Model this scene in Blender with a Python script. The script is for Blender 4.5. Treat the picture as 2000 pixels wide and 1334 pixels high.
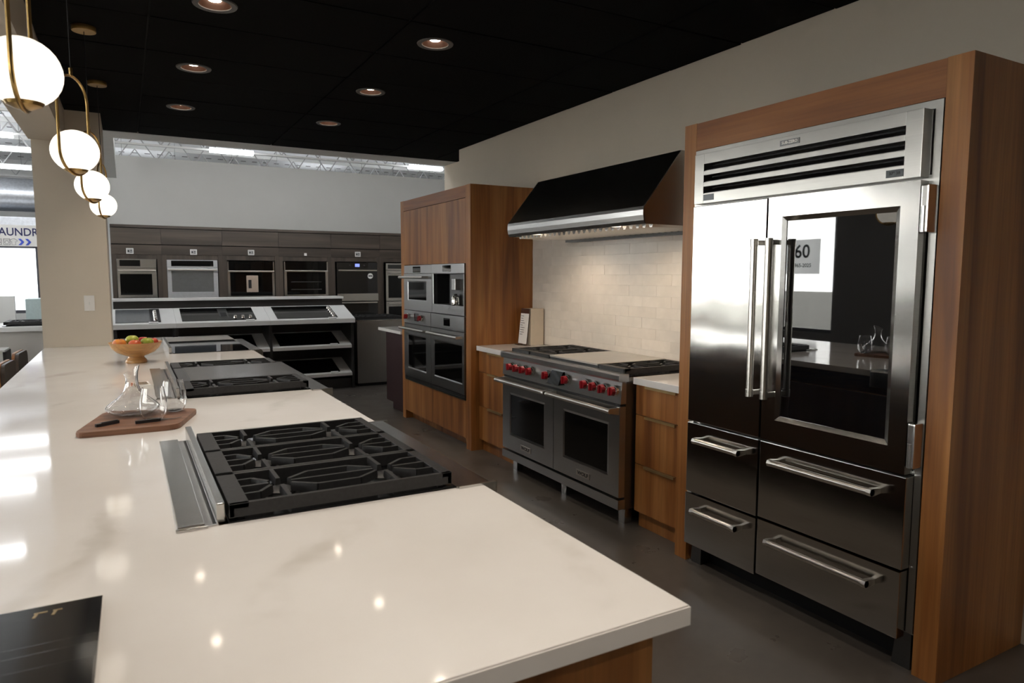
import bpy, bmesh, math, random
from mathutils import Vector, Matrix

random.seed(7)
for o in list(bpy.data.objects):
    bpy.data.objects.remove(o, do_unlink=True)
SC = bpy.context.scene
COL = SC.collection
PI = math.pi

# ------------------------------------------------------------------ camera
FPX = 1347.23
YAW, PIT, ROL = 0.50987273, -0.0949473859, 0.00221216274
cf = Vector((math.sin(YAW) * math.cos(PIT), math.cos(YAW) * math.cos(PIT), math.sin(PIT)))
cr = Vector((math.cos(YAW), -math.sin(YAW), 0))
cu = cr.cross(cf)
r2 = cr * math.cos(ROL) + cu * math.sin(ROL)
u2 = cu * math.cos(ROL) - cr * math.sin(ROL)
camd = bpy.data.cameras.new('camera')
camd.sensor_width = 36.0
camd.lens = FPX / 2000 * 36
camd.clip_start = 0.05
camd.clip_end = 200
camd.dof.use_dof = True
camd.dof.focus_distance = 3.9
camd.dof.aperture_fstop = 5.6
cam = bpy.data.objects.new('camera', camd)
COL.objects.link(cam)
m = Matrix((r2, u2, -cf)).transposed().to_4x4()
m.translation = Vector((0, 0, 1.53))
cam.matrix_world = m
SC.camera = cam

# ------------------------------------------------------------------ world, exposure
W = bpy.data.worlds.new('overcast_sky')
SC.world = W
W.use_nodes = True
bg = W.node_tree.nodes['Background']
bg.inputs[0].default_value = (1.0, 0.985, 0.96, 1)
bg.inputs[1].default_value = 10.0
vs = SC.view_settings
vs.view_transform = 'Standard'
vs.look = 'None'
vs.exposure = 0.0
vs.gamma = 1.0
vs.use_curve_mapping = False
CAN_W = 50.0
STRIP = 15.0
GLOBE = 1.25

# ------------------------------------------------------------------ geometry helpers
class MB:
    def __init__(s):
        s.bm = bmesh.new()
    def box(s, x0, x1, y0, y1, z0, z1, b=0.0):
        x0, x1 = min(x0, x1), max(x0, x1); y0, y1 = min(y0, y1), max(y0, y1); z0, z1 = min(z0, z1), max(z0, z1)
        v = [s.bm.verts.new(p) for p in ((x0,y0,z0),(x1,y0,z0),(x1,y1,z0),(x0,y1,z0),(x0,y0,z1),(x1,y0,z1),(x1,y1,z1),(x0,y1,z1))]
        fs = [s.bm.faces.new([v[i] for i in f]) for f in ((3,2,1,0),(4,5,6,7),(0,1,5,4),(1,2,6,5),(2,3,7,6),(3,0,4,7))]
        if b > 0:
            es = list({e for f in fs for e in f.edges})
            bmesh.ops.bevel(s.bm, geom=es, offset=b, segments=2, profile=0.7, affect='EDGES')
        return s
    def bar(s, p, q, w, h, up=(0,0,1), taper=1.0):
        p, q = Vector(p), Vector(q)
        d = (q - p).normalized(); up = Vector(up)
        sd = d.cross(up).normalized(); up = sd.cross(d).normalized()
        a = []
        for c in (p, q):
            for (i, j) in ((-1,-1),(1,-1),(1,1),(-1,1)):
                ww = w * (taper if j > 0 else 1)
                a.append(s.bm.verts.new(c + sd * (i * ww / 2) + up * (j * h / 2)))
        for f in ((0,1,2,3),(7,6,5,4),(0,4,5,1),(1,5,6,2),(2,6,7,3),(3,7,4,0)):
            s.bm.faces.new([a[k] for k in f])
        return s
    def tube(s, pts, r, n=10, caps=True, closed=False):
        pts = [Vector(p) for p in pts]; N = len(pts); rings = []
        prev = None
        for i, p in enumerate(pts):
            if closed:
                d = (pts[(i+1) % N] - pts[i-1]).normalized()
            else:
                d = (pts[min(i+1, N-1)] - pts[max(i-1, 0)]).normalized()
            if prev is None:
                a = Vector((0,0,1)) if abs(d.z) < .9 else Vector((1,0,0))
                u = d.cross(a).normalized()
            else:
                u = (prev - d * prev.dot(d)).normalized()
            prev = u
            v = d.cross(u)
            rr = r[i] if isinstance(r, (list, tuple)) else r
            rings.append([s.bm.verts.new(p + (u * math.cos(2*PI*k/n) + v * math.sin(2*PI*k/n)) * rr) for k in range(n)])
        M = N if closed else N - 1
        for i in range(M):
            A, B = rings[i], rings[(i+1) % N]
            for k in range(n):
                s.bm.faces.new((A[k], A[(k+1) % n], B[(k+1) % n], B[k]))
        if caps and not closed:
            s.bm.faces.new(rings[0][::-1]); s.bm.faces.new(rings[-1])
        return s
    def lathe(s, prof, c=(0,0,0), n=32, axis='z', close=False):
        c = Vector(c); rings = []
        for (r, h) in prof:
            if r < 1e-6:
                pts = [self_axis(0, 0, h, axis)]
            else:
                pts = [self_axis(r*math.cos(2*PI*k/n), r*math.sin(2*PI*k/n), h, axis) for k in range(n)]
            rings.append([s.bm.verts.new(c + p) for p in pts])
        L = len(rings)
        for i in range(L if close else L-1):
            A, B = rings[i], rings[(i+1) % L]
            if len(A) == 1 and len(B) == 1: continue
            for k in range(n):
                k2 = (k+1) % n
                if len(A) == 1: s.bm.faces.new((A[0], B[k2], B[k]))
                elif len(B) == 1: s.bm.faces.new((A[k], A[k2], B[0]))
                else: s.bm.faces.new((A[k], A[k2], B[k2], B[k]))
        return s
    def prism(s, poly, a, b, axis='y'):
        # poly in the plane perpendicular to axis: y -> (x,z), x -> (y,z), z -> (x,y)
        def P(u, v, w):
            return {'y': (u, w, v), 'x': (w, u, v), 'z': (u, v, w)}[axis]
        A = [s.bm.verts.new(P(u, v, a)) for u, v in poly]; B = [s.bm.verts.new(P(u, v, b)) for u, v in poly]
        n = len(poly)
        for k in range(n): s.bm.faces.new((A[k], A[(k+1) % n], B[(k+1) % n], B[k]))
        s.bm.faces.new(A[::-1]); s.bm.faces.new(B)
        return s
    def quad(s, *p):
        s.bm.faces.new([s.bm.verts.new(q) for q in p]); return s
    def xform(s, mat):
        bmesh.ops.transform(s.bm, matrix=mat, verts=s.bm.verts); return s
    def mesh(s, name, off=(0,0,0), smooth=False):
        off = Vector(off)
        for v in s.bm.verts: v.co -= off
        bmesh.ops.recalc_face_normals(s.bm, faces=s.bm.faces)
        me = bpy.data.meshes.new(name)
        s.bm.to_mesh(me); s.bm.free()
        if smooth:
            me.polygons.foreach_set('use_smooth', [True] * len(me.polygons))
            try: me.set_sharp_from_angle(angle=math.radians(35))
            except Exception: pass
        return me
def self_axis(a, b, h, axis):
    if axis == 'z': return Vector((a, b, h))
    if axis == 'x': return Vector((h, a, b))
    return Vector((b, h, a))
def box(*a): return MB().box(*a)

def tag(o, label=None, cat=None, group=None, kind=None):
    if label: o['label'] = label
    if cat: o['category'] = cat
    if group: o['group'] = group
    if kind: o['kind'] = kind
    return o
def thing(name, label, cat, loc=(0,0,0), rz=0, group=None):
    o = bpy.data.objects.new(name, None); COL.objects.link(o)
    o.empty_display_size = .05
    o.location = loc; o.rotation_euler = (0, 0, rz)
    return tag(o, label, cat, group)
def origin(o):
    v = Vector((0,0,0))
    while o is not None:
        v += Vector(o.location); o = o.parent
    return v
def part(name, mb, mat, parent=None, world=True, smooth=False, label=None):
    off = origin(parent) if (parent is not None and world) else (0,0,0)
    me = mb.mesh(name, off, smooth)
    me.materials.append(mat)
    o = bpy.data.objects.new(name, me); COL.objects.link(o)
    o.parent = parent
    if label: o['label'] = label
    return o
def solo(name, mb, mat, label, cat, loc=(0,0,0), rz=0, group=None, smooth=False, world=True):
    me = mb.mesh(name, loc if world else (0,0,0), smooth); me.materials.append(mat)
    o = bpy.data.objects.new(name, me); COL.objects.link(o)
    o.location = loc; o.rotation_euler = (0, 0, rz)
    return tag(o, label, cat, group)
def struct(name, mb, mat, label=None):
    o = part(name, mb, mat); return tag(o, label, None, None, 'structure')
def shared(name, me, parent, loc, mat=None):
    o = bpy.data.objects.new(name, me); COL.objects.link(o); o.parent = parent; o.location = loc
    return o
def copy_tree(o, parent=None):
    c = o.copy(); COL.objects.link(c); c.parent = parent
    for ch in [x for x in bpy.data.objects if x.parent == o]: copy_tree(ch, c)
    return c
def text(body, size, pos, right, up, mat, parent, name='lettering', align='CENTER', ext=.0006, bold=0.0, sx=1.0):
    cu_ = bpy.data.curves.new(name, 'FONT'); cu_.body = body; cu_.size = size
    cu_.align_x = align; cu_.align_y = 'CENTER'; cu_.extrude = ext; cu_.offset = bold; cu_.resolution_u = 3
    o = bpy.data.objects.new(name, cu_); COL.objects.link(o)
    cu_.materials.append(mat)
    R_, U_ = Vector(right), Vector(up); N_ = R_.cross(U_)
    mm = Matrix((R_ * sx, U_, N_)).transposed().to_4x4()
    bpy.context.view_layer.update()
    me = bpy.data.meshes.new_from_object(o); me.name = name
    if not me.materials: me.materials.append(mat)
    bpy.data.objects.remove(o, do_unlink=True)
    o = bpy.data.objects.new(name, me); COL.objects.link(o)
    o.parent = parent
    mm.translation = Vector(pos) - (origin(parent) if parent else Vector((0,0,0)))
    o.matrix_local = mm
    return o

# ------------------------------------------------------------------ materials
def newmat(name):
    mt = bpy.data.materials.new(name); mt.use_nodes = True
    nt = mt.node_tree; nt.nodes.clear()
    out = nt.nodes.new('ShaderNodeOutputMaterial'); p = nt.nodes.new('ShaderNodeBsdfPrincipled')
    nt.links.new(p.outputs[0], out.inputs[0])
    return mt, nt, p
def setp(p, **k):
    for a, v in k.items():
        i = p.inputs[a.replace('_', ' ')]
        i.default_value = (v[0], v[1], v[2], 1) if isinstance(v, tuple) and len(v) == 3 and i.type == 'RGBA' else v
def N(nt, t, **k):
    n = nt.nodes.new(t)
    for a, v in k.items(): setattr(n, a, v)
    return n
def coords(nt, scale=(1,1,1), rot=(0,0,0), rnd=True, kind='Object'):
    tc = N(nt, 'ShaderNodeTexCoord'); mp = N(nt, 'ShaderNodeMapping')
    mp.inputs['Scale'].default_value = scale; mp.inputs['Rotation'].default_value = rot
    nt.links.new(tc.outputs[kind], mp.inputs[0])
    if rnd:
        oi = N(nt, 'ShaderNodeObjectInfo'); mu = N(nt, 'ShaderNodeVectorMath', operation='SCALE')
        cx = N(nt, 'ShaderNodeCombineXYZ')
        for i in range(3): nt.links.new(oi.outputs['Random'], cx.inputs[i])
        nt.links.new(cx.outputs[0], mu.inputs[0]); mu.inputs['Scale'].default_value = 17.0
        nt.links.new(mu.outputs[0], mp.inputs['Location'])
    return mp.outputs[0]
def noise(nt, vec, scale, detail=4, rough=.55, dist=0.0):
    n = N(nt, 'ShaderNodeTexNoise'); n.inputs['Scale'].default_value = scale
    n.inputs['Detail'].default_value = detail; n.inputs['Roughness'].default_value = rough; n.inputs['Distortion'].default_value = dist
    nt.links.new(vec, n.inputs['Vector']); return n.outputs[0]
def ramp(nt, fac, stops):
    r = N(nt, 'ShaderNodeValToRGB'); cr_ = r.color_ramp
    while len(cr_.elements) < len(stops): cr_.elements.new(.5)
    for e, (pos, c) in zip(cr_.elements, stops):
        e.position = pos; e.color = (c[0], c[1], c[2], 1) if not isinstance(c, (int, float)) else (c, c, c, 1)
    nt.links.new(fac, r.inputs[0]); return r.outputs[0]
def bump(nt, p, h, strength=.2, dist=.01):
    b = N(nt, 'ShaderNodeBump'); b.inputs['Strength'].default_value = strength; b.inputs['Distance'].default_value = dist
    nt.links.new(h, b.inputs['Height']); nt.links.new(b.outputs[0], p.inputs['Normal'])
def mixc(nt, a, b, fac, mode='MIX'):
    x = N(nt, 'ShaderNodeMix', data_type='RGBA', blend_type=mode)
    for s_, v in ((x.inputs[6], a), (x.inputs[7], b), (x.inputs[0], fac)):
        if hasattr(v, 'links') or isinstance(v, bpy.types.NodeSocket): nt.links.new(v, s_)
        elif isinstance(v, (int, float)): s_.default_value = v
        else: s_.default_value = (v[0], v[1], v[2], 1)
    return x.outputs[2]
def plain(name, c, rough=.5, metal=0.0, var=.06, nscale=30, bmp=0.0, **k):
    mt, nt, p = newmat(name)
    v = coords(nt)
    f = noise(nt, v, nscale, 4)
    lo = tuple(x * (1 - var) for x in c); hi = tuple(min(1, x * (1 + var)) for x in c)
    nt.links.new(ramp(nt, f, [(.3, lo), (.7, hi)]), p.inputs['Base Color'])
    setp(p, Roughness=rough, Metallic=metal, **k)
    if bmp: bump(nt, p, f, bmp, .005)
    return mt
def wood(name, axis, c1, c2, c3, rough=.42, sc=1.0):
    # axis = grain direction
    mt, nt, p = newmat(name)
    s = {'x': (.55, 7, 7), 'y': (7, .55, 7), 'z': (7, 7, .55)}[axis]
    v = coords(nt, tuple(a * sc for a in s))
    f1 = noise(nt, v, 1.0, 3, .5, .9)
    v2 = coords(nt, tuple(a * sc * (9 if a > 1 else 3) for a in s))
    f2 = noise(nt, v2, 1.0, 5, .65, .2)
    base = ramp(nt, f1, [(.30, c1), (.5, c2), (.70, c3)])
    fine = ramp(nt, f2, [(.36, .74), (.64, 1.08)])
    nt.links.new(mixc(nt, base, fine, .75, 'MULTIPLY'), p.inputs['Base Color'])
    setp(p, Roughness=rough)
    bump(nt, p, f2, .08, .004)
    return mt
def steel(name, tang, c=(.60,.59,.57), rough=.27, aniso=.75, wav=.012, grain=(2, 2, 220)):
    mt, nt, p = newmat(name)
    v = coords(nt, grain)
    f = noise(nt, v, 1.5, 3, .6)
    lo = tuple(x * .93 for x in c)
    nt.links.new(ramp(nt, f, [(.3, lo), (.7, c)]), p.inputs['Base Color'])
    setp(p, Metallic=1.0, Roughness=rough, Anisotropic=aniso)
    if tang:
        cx = N(nt, 'ShaderNodeCombineXYZ')
        for i in range(3): cx.inputs[i].default_value = tang[i]
        nt.links.new(cx.outputs[0], p.inputs['Tangent'])
    if wav:
        v2 = coords(nt, (1, 1, 1)); f2 = noise(nt, v2, 2.6, 2, .4)
        bump(nt, p, f2, wav, .3)
    return mt
def emit(name, c, s):
    mt, nt, p = newmat(name)
    v = coords(nt); f = noise(nt, v, 3, 2)
    nt.links.new(ramp(nt, f, [(.3, tuple(x * .98 for x in c)), (.7, c)]), p.inputs['Emission Color'])
    setp(p, Base_Color=c, Emission_Strength=s, Roughness=.4)
    return mt
def glass(name, tint=(1,1,1), rough=0.0, ior=1.45):
    mt, nt, p = newmat(name)
    v = coords(nt); f = noise(nt, v, 4, 2)
    nt.links.new(ramp(nt, f, [(.3, tuple(x * .985 for x in tint)), (.7, tint)]), p.inputs['Base Color'])
    setp(p, Roughness=rough, Transmission_Weight=1.0, IOR=ior)
    return mt

WC = ((.185,.061,.014), (.335,.130,.033), (.45,.205,.062))
wood_v = wood('walnut_vertical', 'z', *WC)
wood_h = wood('walnut_horizontal', 'y', (.175,.056,.014), (.29,.105,.029), (.37,.150,.048), sc=.8)
wood_x = wood('walnut_crosswise', 'x', *WC)
oak_h = wood('smoked_laminate', 'x', (.034,.025,.019), (.064,.048,.037), (.100,.078,.060), .45, .7)
oak_v = wood('smoked_laminate_vertical', 'z', (.036,.027,.021), (.060,.046,.036), (.088,.068,.053), .45, .7)
board_w = wood('chopping_board_wood', 'x', (.13,.052,.027), (.21,.095,.052), (.30,.15,.09), .45, 1.6)
bowl_w = wood('turned_wood', 'x', (.42,.20,.06), (.55,.29,.10), (.64,.37,.15), .35, 1.5)
steel_f = steel('brushed_steel_front', (0,1,0), (.56,.55,.53), rough=.15, aniso=.85)
steel_o = steel('brushed_steel_ovens', (0,1,0), (.33,.33,.33), .30, .6)
steel_g = steel('brushed_steel_grille', (0,1,0), (.46,.45,.425), .30, .5)
steel_r = steel('brushed_steel_appliance', (0,1,0), (.48,.48,.475), .30, .6)
steel_n = steel('brushed_steel', None, aniso=0.0, rough=.25, wav=.006)
steel_t = steel('brushed_steel_top', (0,1,0), (.36,.35,.34), grain=(220, 2, 2), rough=.2, aniso=.5)
steel_p = steel('polished_steel_bar', None, (.66,.63,.58), .3, 0.0, 0.0)
steel_d = steel('dark_steel', None, (.16,.16,.16), .35, 0.0, 0.0)
chrome = plain('chrome', (.75,.73,.70), .1, 1.0, .02)
brass = plain('brushed_brass', (.46,.30,.11), .28, 1.0, .1, 60)
iron = plain('cast_iron', (.016,.016,.017), .5, 0.0, .3, 90, .1)
enamel = plain('black_enamel', (.010,.010,.011), .16, 0.0, .2, 20)
black_g = plain('black_glass', (.004,.004,.005), .03, 0.0, .2, 5, Specular_IOR_Level=.7)
oven_g = plain('oven_glass', (.004,.004,.004), .04, 0.0, .2, 5, Specular_IOR_Level=.25)
black_m = plain('black_matt', (.012,.012,.013), .6)
black_p = plain('black_plastic', (.015,.015,.017), .35)
red_k = plain('red_knob', (.25,.006,.012), .32, 0.0, .1, 40)
paint = plain('wall_paint', (.585,.515,.42), .75, 0.0, .02, 3)
paint_b = plain('back_wall_paint', (.47,.47,.455), .75, 0.0, .02, 3)
white_p = plain('white_paint', (.72,.72,.70), .6, 0.0, .02, 5)
white_s = plain('white_slab', (.74,.74,.73), .3, 0.0, .03, 5)
ceil_b = plain('black_ceiling_tile', (.0055,.0052,.0050), .95, 0.0, .25, 60, .1, Specular_IOR_Level=.08)
grid_b = plain('black_ceiling_grid', (.004,.004,.004), .9)
dark_frame = plain('charcoal_frame', (.028,.026,.026), .5)
plum = plain('plum_cabinet', (.035,.014,.016), .4)
cream = plain('cream_card', (.60,.52,.42), .6, 0.0, .04, 8)
paper = plain('white_paper', (.78,.76,.73), .6, 0.0, .02, 8)
ink = plain('dark_ink', (.02,.02,.022), .6)
navy = plain('navy_ink', (.012,.014,.09), .6)
blue = plain('blue_ink', (.05,.09,.55), .6)
gold = plain('gold_foil', (.5,.36,.18), .35, .8)
brownc = plain('brown_card', (.07,.025,.015), .6)
leather = plain('brown_leather', (.060,.040,.028), .38, 0.0, .2, 120, .15)
greyp = plain('pale_grey_panel', (.68,.66,.63), .6, 0.0, .03, 4)
copper = plain('copper_reflector', (.05,.022,.013), .35, .5, .1)
trimm = plain('downlight_trim', (.13,.125,.12), .5)
screen_b = emit('blue_screen', (.25,.32,.9), .9)
lcd = plain('grey_display', (.10,.115,.125), .3)
silver = plain('duct_metal', (.55,.57,.60), .38, 1.0, .12, 25, .2)
deckm_ = None
bulb = emit('downlight_lamp', (1.0,.86,.70), 26.0)
globe_m = emit('opal_globe', (1.0,.93,.80), GLOBE)
globe_m.node_tree.nodes['Principled BSDF'].inputs['Base Color'].default_value = (.35,.33,.30,1)
strip_m = emit('fluorescent_tube', (.93,.96,1.0), STRIP)
clear = glass('clear_glass')
pane_m = glass('window_glass', (.97,.99,.98))
tilec = []
for i, c in enumerate(((.66,.60,.53), (.645,.585,.515), (.675,.615,.545), (.65,.595,.53))):
    tilec.append(plain('glazed_tile_%d' % (i+1), c, .22, 0.0, .05, 9, .12))

# quartz with soft veins
quartz, nt, p = newmat('veined_quartz')
v = coords(nt, (1,1,1), (0,0,.5), rnd=False)
w = noise(nt, v, 1.3, 5, .6)
vm = N(nt, 'ShaderNodeVectorMath', operation='ADD'); nt.links.new(v, vm.inputs[0])
sc_ = N(nt, 'ShaderNodeVectorMath', operation='SCALE'); sc_.inputs['Scale'].default_value = .55
n3 = N(nt, 'ShaderNodeTexNoise'); n3.inputs['Scale'].default_value = 1.7; n3.inputs['Detail'].default_value = 5
nt.links.new(v, n3.inputs['Vector']); nt.links.new(n3.outputs[1], sc_.inputs[0]); nt.links.new(sc_.outputs[0], vm.inputs[1])
wv = N(nt, 'ShaderNodeTexWave', wave_type='BANDS', bands_direction='X'); wv.inputs['Scale'].default_value = .55
wv.inputs['Distortion'].default_value = 2.2; wv.inputs['Detail'].default_value = 4; wv.inputs['Detail Scale'].default_value = 1.6
nt.links.new(vm.outputs[0], wv.inputs['Vector'])
vein = ramp(nt, wv.outputs[1], [(0.0, 1.0), (.035, .35), (.11, 0.0)])
patch = ramp(nt, w, [(.5, 0.0), (.70, .55)])
vf = N(nt, 'ShaderNodeMath', operation='MULTIPLY'); nt.links.new(vein, vf.inputs[0]); nt.links.new(patch, vf.inputs[1])
cl = ramp(nt, noise(nt, v, 2.2, 4), [(.35, (.735,.705,.675)), (.65, (.785,.76,.735))])
nt.links.new(mixc(nt, cl, (.40,.36,.30), vf.outputs[0]), p.inputs['Base Color'])
setp(p, Roughness=.065, Specular_IOR_Level=.5)
# polished concrete
concrete, nt, p = newmat('polished_concrete')
v = coords(nt, (1,1,1), rnd=False)
a_ = ramp(nt, noise(nt, v, 1.1, 6, .62, .4), [(.3, (.074,.064,.056)), (.5, (.092,.081,.071)), (.72, (.115,.102,.09))])
b_ = ramp(nt, noise(nt, v, 9, 5, .7), [(.35, .9), (.66, 1.06)])
sp = ramp(nt, noise(nt, v, 38, 2, .5), [(.74, 0.0), (.78, .5)])
nt.links.new(mixc(nt, a_, b_, .8, 'MULTIPLY'), p.inputs['Base Color'])
nt.links.new(ramp(nt, noise(nt, v, 3, 5), [(.3, .26), (.7, .36)]), p.inputs['Roughness'])
# roof deck: white corrugated metal with dark slots along each rib
deck, nt, p = newmat('white_roof_deck')
tc = N(nt, 'ShaderNodeTexCoord'); sx = N(nt, 'ShaderNodeSeparateXYZ'); nt.links.new(tc.outputs['Object'], sx.inputs[0])
def fr(sock, mul):
    m1 = N(nt, 'ShaderNodeMath', operation='MULTIPLY'); nt.links.new(sock, m1.inputs[0]); m1.inputs[1].default_value = mul
    m2 = N(nt, 'ShaderNodeMath', operation='FRACT'); nt.links.new(m1.outputs[0], m2.inputs[0]); return m2.outputs[0]
def lt(sock, t):
    m1 = N(nt, 'ShaderNodeMath', operation='LESS_THAN'); nt.links.new(sock, m1.inputs[0]); m1.inputs[1].default_value = t; return m1.outputs[0]
mm_ = N(nt, 'ShaderNodeMath', operation='MULTIPLY')
nt.links.new(lt(fr(sx.outputs[0], 4.0), .45), mm_.inputs[0]); nt.links.new(lt(fr(sx.outputs[1], 1.6), .16), mm_.inputs[1])
nt.links.new(mixc(nt, (.84,.85,.86), (.06,.06,.065), mm_.outputs[0]), p.inputs['Base Color'])
setp(p, Roughness=.6)
# tinted refrigerator glass
tint = glass('smoked_door_glass', (.10,.105,.11), 0.0, 1.6)

# ================================================================== the setting
XW = 3.21      # right wall
ZC = 2.88      # black ceiling
XL = -6.5      # shop front
struct('floor', box(XL - .2, 9.0, -6.2, 21.0, -.08, 0), concrete, 'dark polished concrete showroom floor')
struct('ground', box(-60, XL - .25, -40, 60, -.2, -.1), plain('asphalt', (.10,.098,.088), .9), 'grey parking lot outside the shop front')
wr = struct('wall_right', box(XW, XW + .3, -6.0, 6.92, 0, ZC + .2), paint, 'warm grey painted wall behind the kitchen run')
# backsplash tiles, parts of the wall
tm = []
for i, mt in enumerate(tilec):
    b = MB().box(0, .009, -.1495, .1495, -.0375, .0375, .0015); me = b.mesh('tile'); me.materials.append(mt); tm.append(me)
ends = {}
z = .935; row = 0
while z < 1.86:
    off = (.15 if row % 2 else 0)
    y = 2.78 - off
    while y < 5.36:
        y0, y1 = max(y, 2.78), min(y + .30, 5.348)
        if y1 - y0 > .02:
            k = random.randrange(4)
            if y1 - y0 > .29:
                o = bpy.data.objects.new('tile', tm[k])
            else:
                key = (k, round(y1 - y0, 3))
                if key not in ends:
                    hw = (y1 - y0) / 2 - .001
                    b = MB().box(0, .009, -hw, hw, -.0375, .0375, .0015); me = b.mesh('tile'); me.materials.append(tilec[k]); ends[key] = me
                o = bpy.data.objects.new('tile', ends[key])
            COL.objects.link(o); o.parent = wr
            o.location = (XW - .0095 + random.uniform(-.0008, .0008), (y0 + y1) / 2, z + .0375)
            o.rotation_euler = (0, random.uniform(-.008, .008), random.uniform(-.004, .004))
        y += .30
    z += .0756; row += 1
g = part('grout', box(XW - .0078, XW, 2.78, 5.348, .93, z), plain('grout', (.60,.54,.47), .6), wr)

# black tiled ceiling
XB = -.38
xe = [XB, .17, 1.39, 2.61, XW]
CANS = [(x, y) for y in (6.30, 5.09, 3.87, 2.66, 1.45, .24, -.97) for x in (.455, 1.645)]
rows = [4.21 + .61 * k for k in range(-16, 6)]
gb = MB()
for x in xe: gb.box(x - .018, x + .018, rows[0], 7.65, ZC + .0145, ZC + .03)
for y in rows + [7.64]: gb.box(XB, XW, y - .018, y + .018, ZC + .0145, ZC + .03)
ce = struct('ceiling', gb, grid_b, 'black suspended tile ceiling over the kitchen')
def tile_hole(x0, x1, y0, y1, z0, z1, cx, cy, r):
    b = MB(); ang = sorted(set([2*PI*k/24 for k in range(24)] + [math.atan2(yy-cy, xx-cx) % (2*PI) for xx in (x0, x1) for yy in (y0, y1)]))
    I, O, I2, O2 = [], [], [], []
    for a in ang:
        c, s_ = math.cos(a), math.sin(a)
        t = min([((x1 if c > 0 else x0) - cx) / c if abs(c) > 1e-9 else 1e9, ((y1 if s_ > 0 else y0) - cy) / s_ if abs(s_) > 1e-9 else 1e9])
        for L, rr, zz in ((I, r, z0), (O, t, z0), (I2, r, z1), (O2, t, z1)):
            L.append(b.bm.verts.new((cx + c*rr, cy + s_*rr, zz)))
    n = len(ang)
    for k in range(n):
        j = (k+1) % n
        b.bm.faces.new((I[k], O[k], O[j], I[j])); b.bm.faces.new((I2[k], I2[j], O2[j], O2[k]))
        b.bm.faces.new((O[k], O2[k], O2[j], O[j])); b.bm.faces.new((I[k], I[j], I2[j], I2[k]))
    return b
for y0 in rows:
    y1 = min(y0 + .61, 7.65)
    for k in range(4):
        x0, x1 = xe[k], xe[k+1]
        can = [c for c in CANS if x0 < c[0] < x1 and y0 < c[1] < y1]
        dz = random.uniform(-.002, .002)
        a = (x0 + .006, x1 - .006, y0 + .006, y1 - .006, ZC + dz, ZC + .012 + dz)
        part('ceiling_tile', tile_hole(*a, can[0][0], can[0][1], .078) if can else box(*a), ceil_b, ce)

part('ceiling_tile', box(XW + .006, 3.9, 6.93, 7.65, ZC, ZC + .012), ceil_b, ce)
# trim band around the ceiling opening, beams, pillar
struct('trim_1', box(-.38, 3.9, 7.66, 8.02, ZC, 3.35), white_p, 'white drywall header behind the black ceiling')
struct('trim_2', box(-.30, -.04, 8.03, 11.3, ZC, 3.35), white_p, 'white drywall bulkhead beyond the pillar')
struct('trim_3', box(-.63, XB, -6.0, 6.86, 2.62, 3.35), paint, 'beige bulkhead beam along the black ceiling edge')
struct('wall_pillar', box(-.615, -.12, 6.87, 7.64, 0, 3.35), paint, 'beige square pillar at the end of the island')
t = thing('light_switch', 'white light switch plate on the beige pillar', 'switch', (-.272, 6.87, 1.22))
part('plate', MB().box(-.310, -.234, 6.864, 6.8695, 1.226, 1.356, .002), paper, t)
part('toggle', MB().box(-.277, -.267, 6.855, 6.8638, 1.276, 1.300, .001), white_p, t)
struct('trim_4', box(3.52, 3.75, 7.58, 8.02, 0, ZC), paint, 'grey wall end beside the tall oven cabinet')
wb = struct('wall_back', box(-.16, 9.0, 11.92, 12.05, 0, 3.29), paint_b, 'pale grey partition above the row of wall ovens')
struct('wall_right_far', box(5.55, 5.7, 8.0, 11.9, 0, 3.6), paint_b, 'pale grey side wall of the far bay')
struct('wall_far', box(XL, 9.0, 20.0, 20.2, 0, 4.4), white_p, 'white far wall of the showroom')
struct('wall_rear', box(XL, 9.2, -6.2, -6.0, 0, 4.4), paint, 'painted wall behind the viewer')
struct('wall_east', box(9.0, 9.2, -6.2, 21, 0, 4.4), white_p, 'white wall at the far right of the showroom')
struct('roof_deck', MB().box(XL - .2, 9.2, 7.7, 20.2, 4.2, 4.3).box(XL - .2, -.63, -6.2, 7.7, 4.2, 4.3).box(3.5, 9.2, -6.2, 7.7, 4.2, 4.3), deck, 'white corrugated roof deck')
struct('ceiling_upper', box(-.63, 3.6, -6.2, 7.65, 3.36, 3.42), black_m)

# shop front with windows
struct('wall_left_upper', box(XL - .2, XL, -6.2, 21, 3.3, 4.4), paint, 'pale band of wall above the shop front windows')
wl = struct('wall_left', MB().box(XL - .2, XL, -6.2, 21, 0, .45)
            .box(XL - .2, XL, 5.2, 8.4, .45, 3.3).box(XL - .2, XL, 16.0, 21, .45, 3.3).box(XL - .2, XL, -6.2, -.8, .45, 3.3), plain('umber_wall', (.10,.09,.08), .7), 'dark shop front wall with tall windows')
def win(n, y0, y1, cnt):
    f = MB()
    w_ = (y1 - y0) / cnt
    for k in range(cnt + 1): f.box(XL - .14, XL - .06, y0 + k*w_ - .03, y0 + k*w_ + .03, .45, 3.3)
    f.box(XL - .14, XL - .06, y0, y1, .45, .52).box(XL - .14, XL - .06, y0, y1, 3.23, 3.3)
    o = struct('window_%d' % n, f, plain('bronze_frame', (.03,.03,.03), .4), 'dark framed shop front window')
    for k in range(cnt):
        part('pane', box(XL - .102, XL - .098, y0 + k*w_ + .03, y0 + (k+1)*w_ - .03, .52, 3.23), pane_m, o)
    ld = bpy.data.lights.new('window_daylight', 'AREA'); ld.shape = 'RECTANGLE'; ld.size = 2.85; ld.size_y = y1 - y0
    ld.cycles.is_portal = True
    lo = bpy.data.objects.new('window_daylight', ld); COL.objects.link(lo)
    lo.location = (XL - .22, (y0 + y1) / 2, 1.875); lo.rotation_euler = (0, -PI/2, 0)
win(1, -.8, 5.2, 3)
win(2, 8.4, 16.0, 4)

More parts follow.
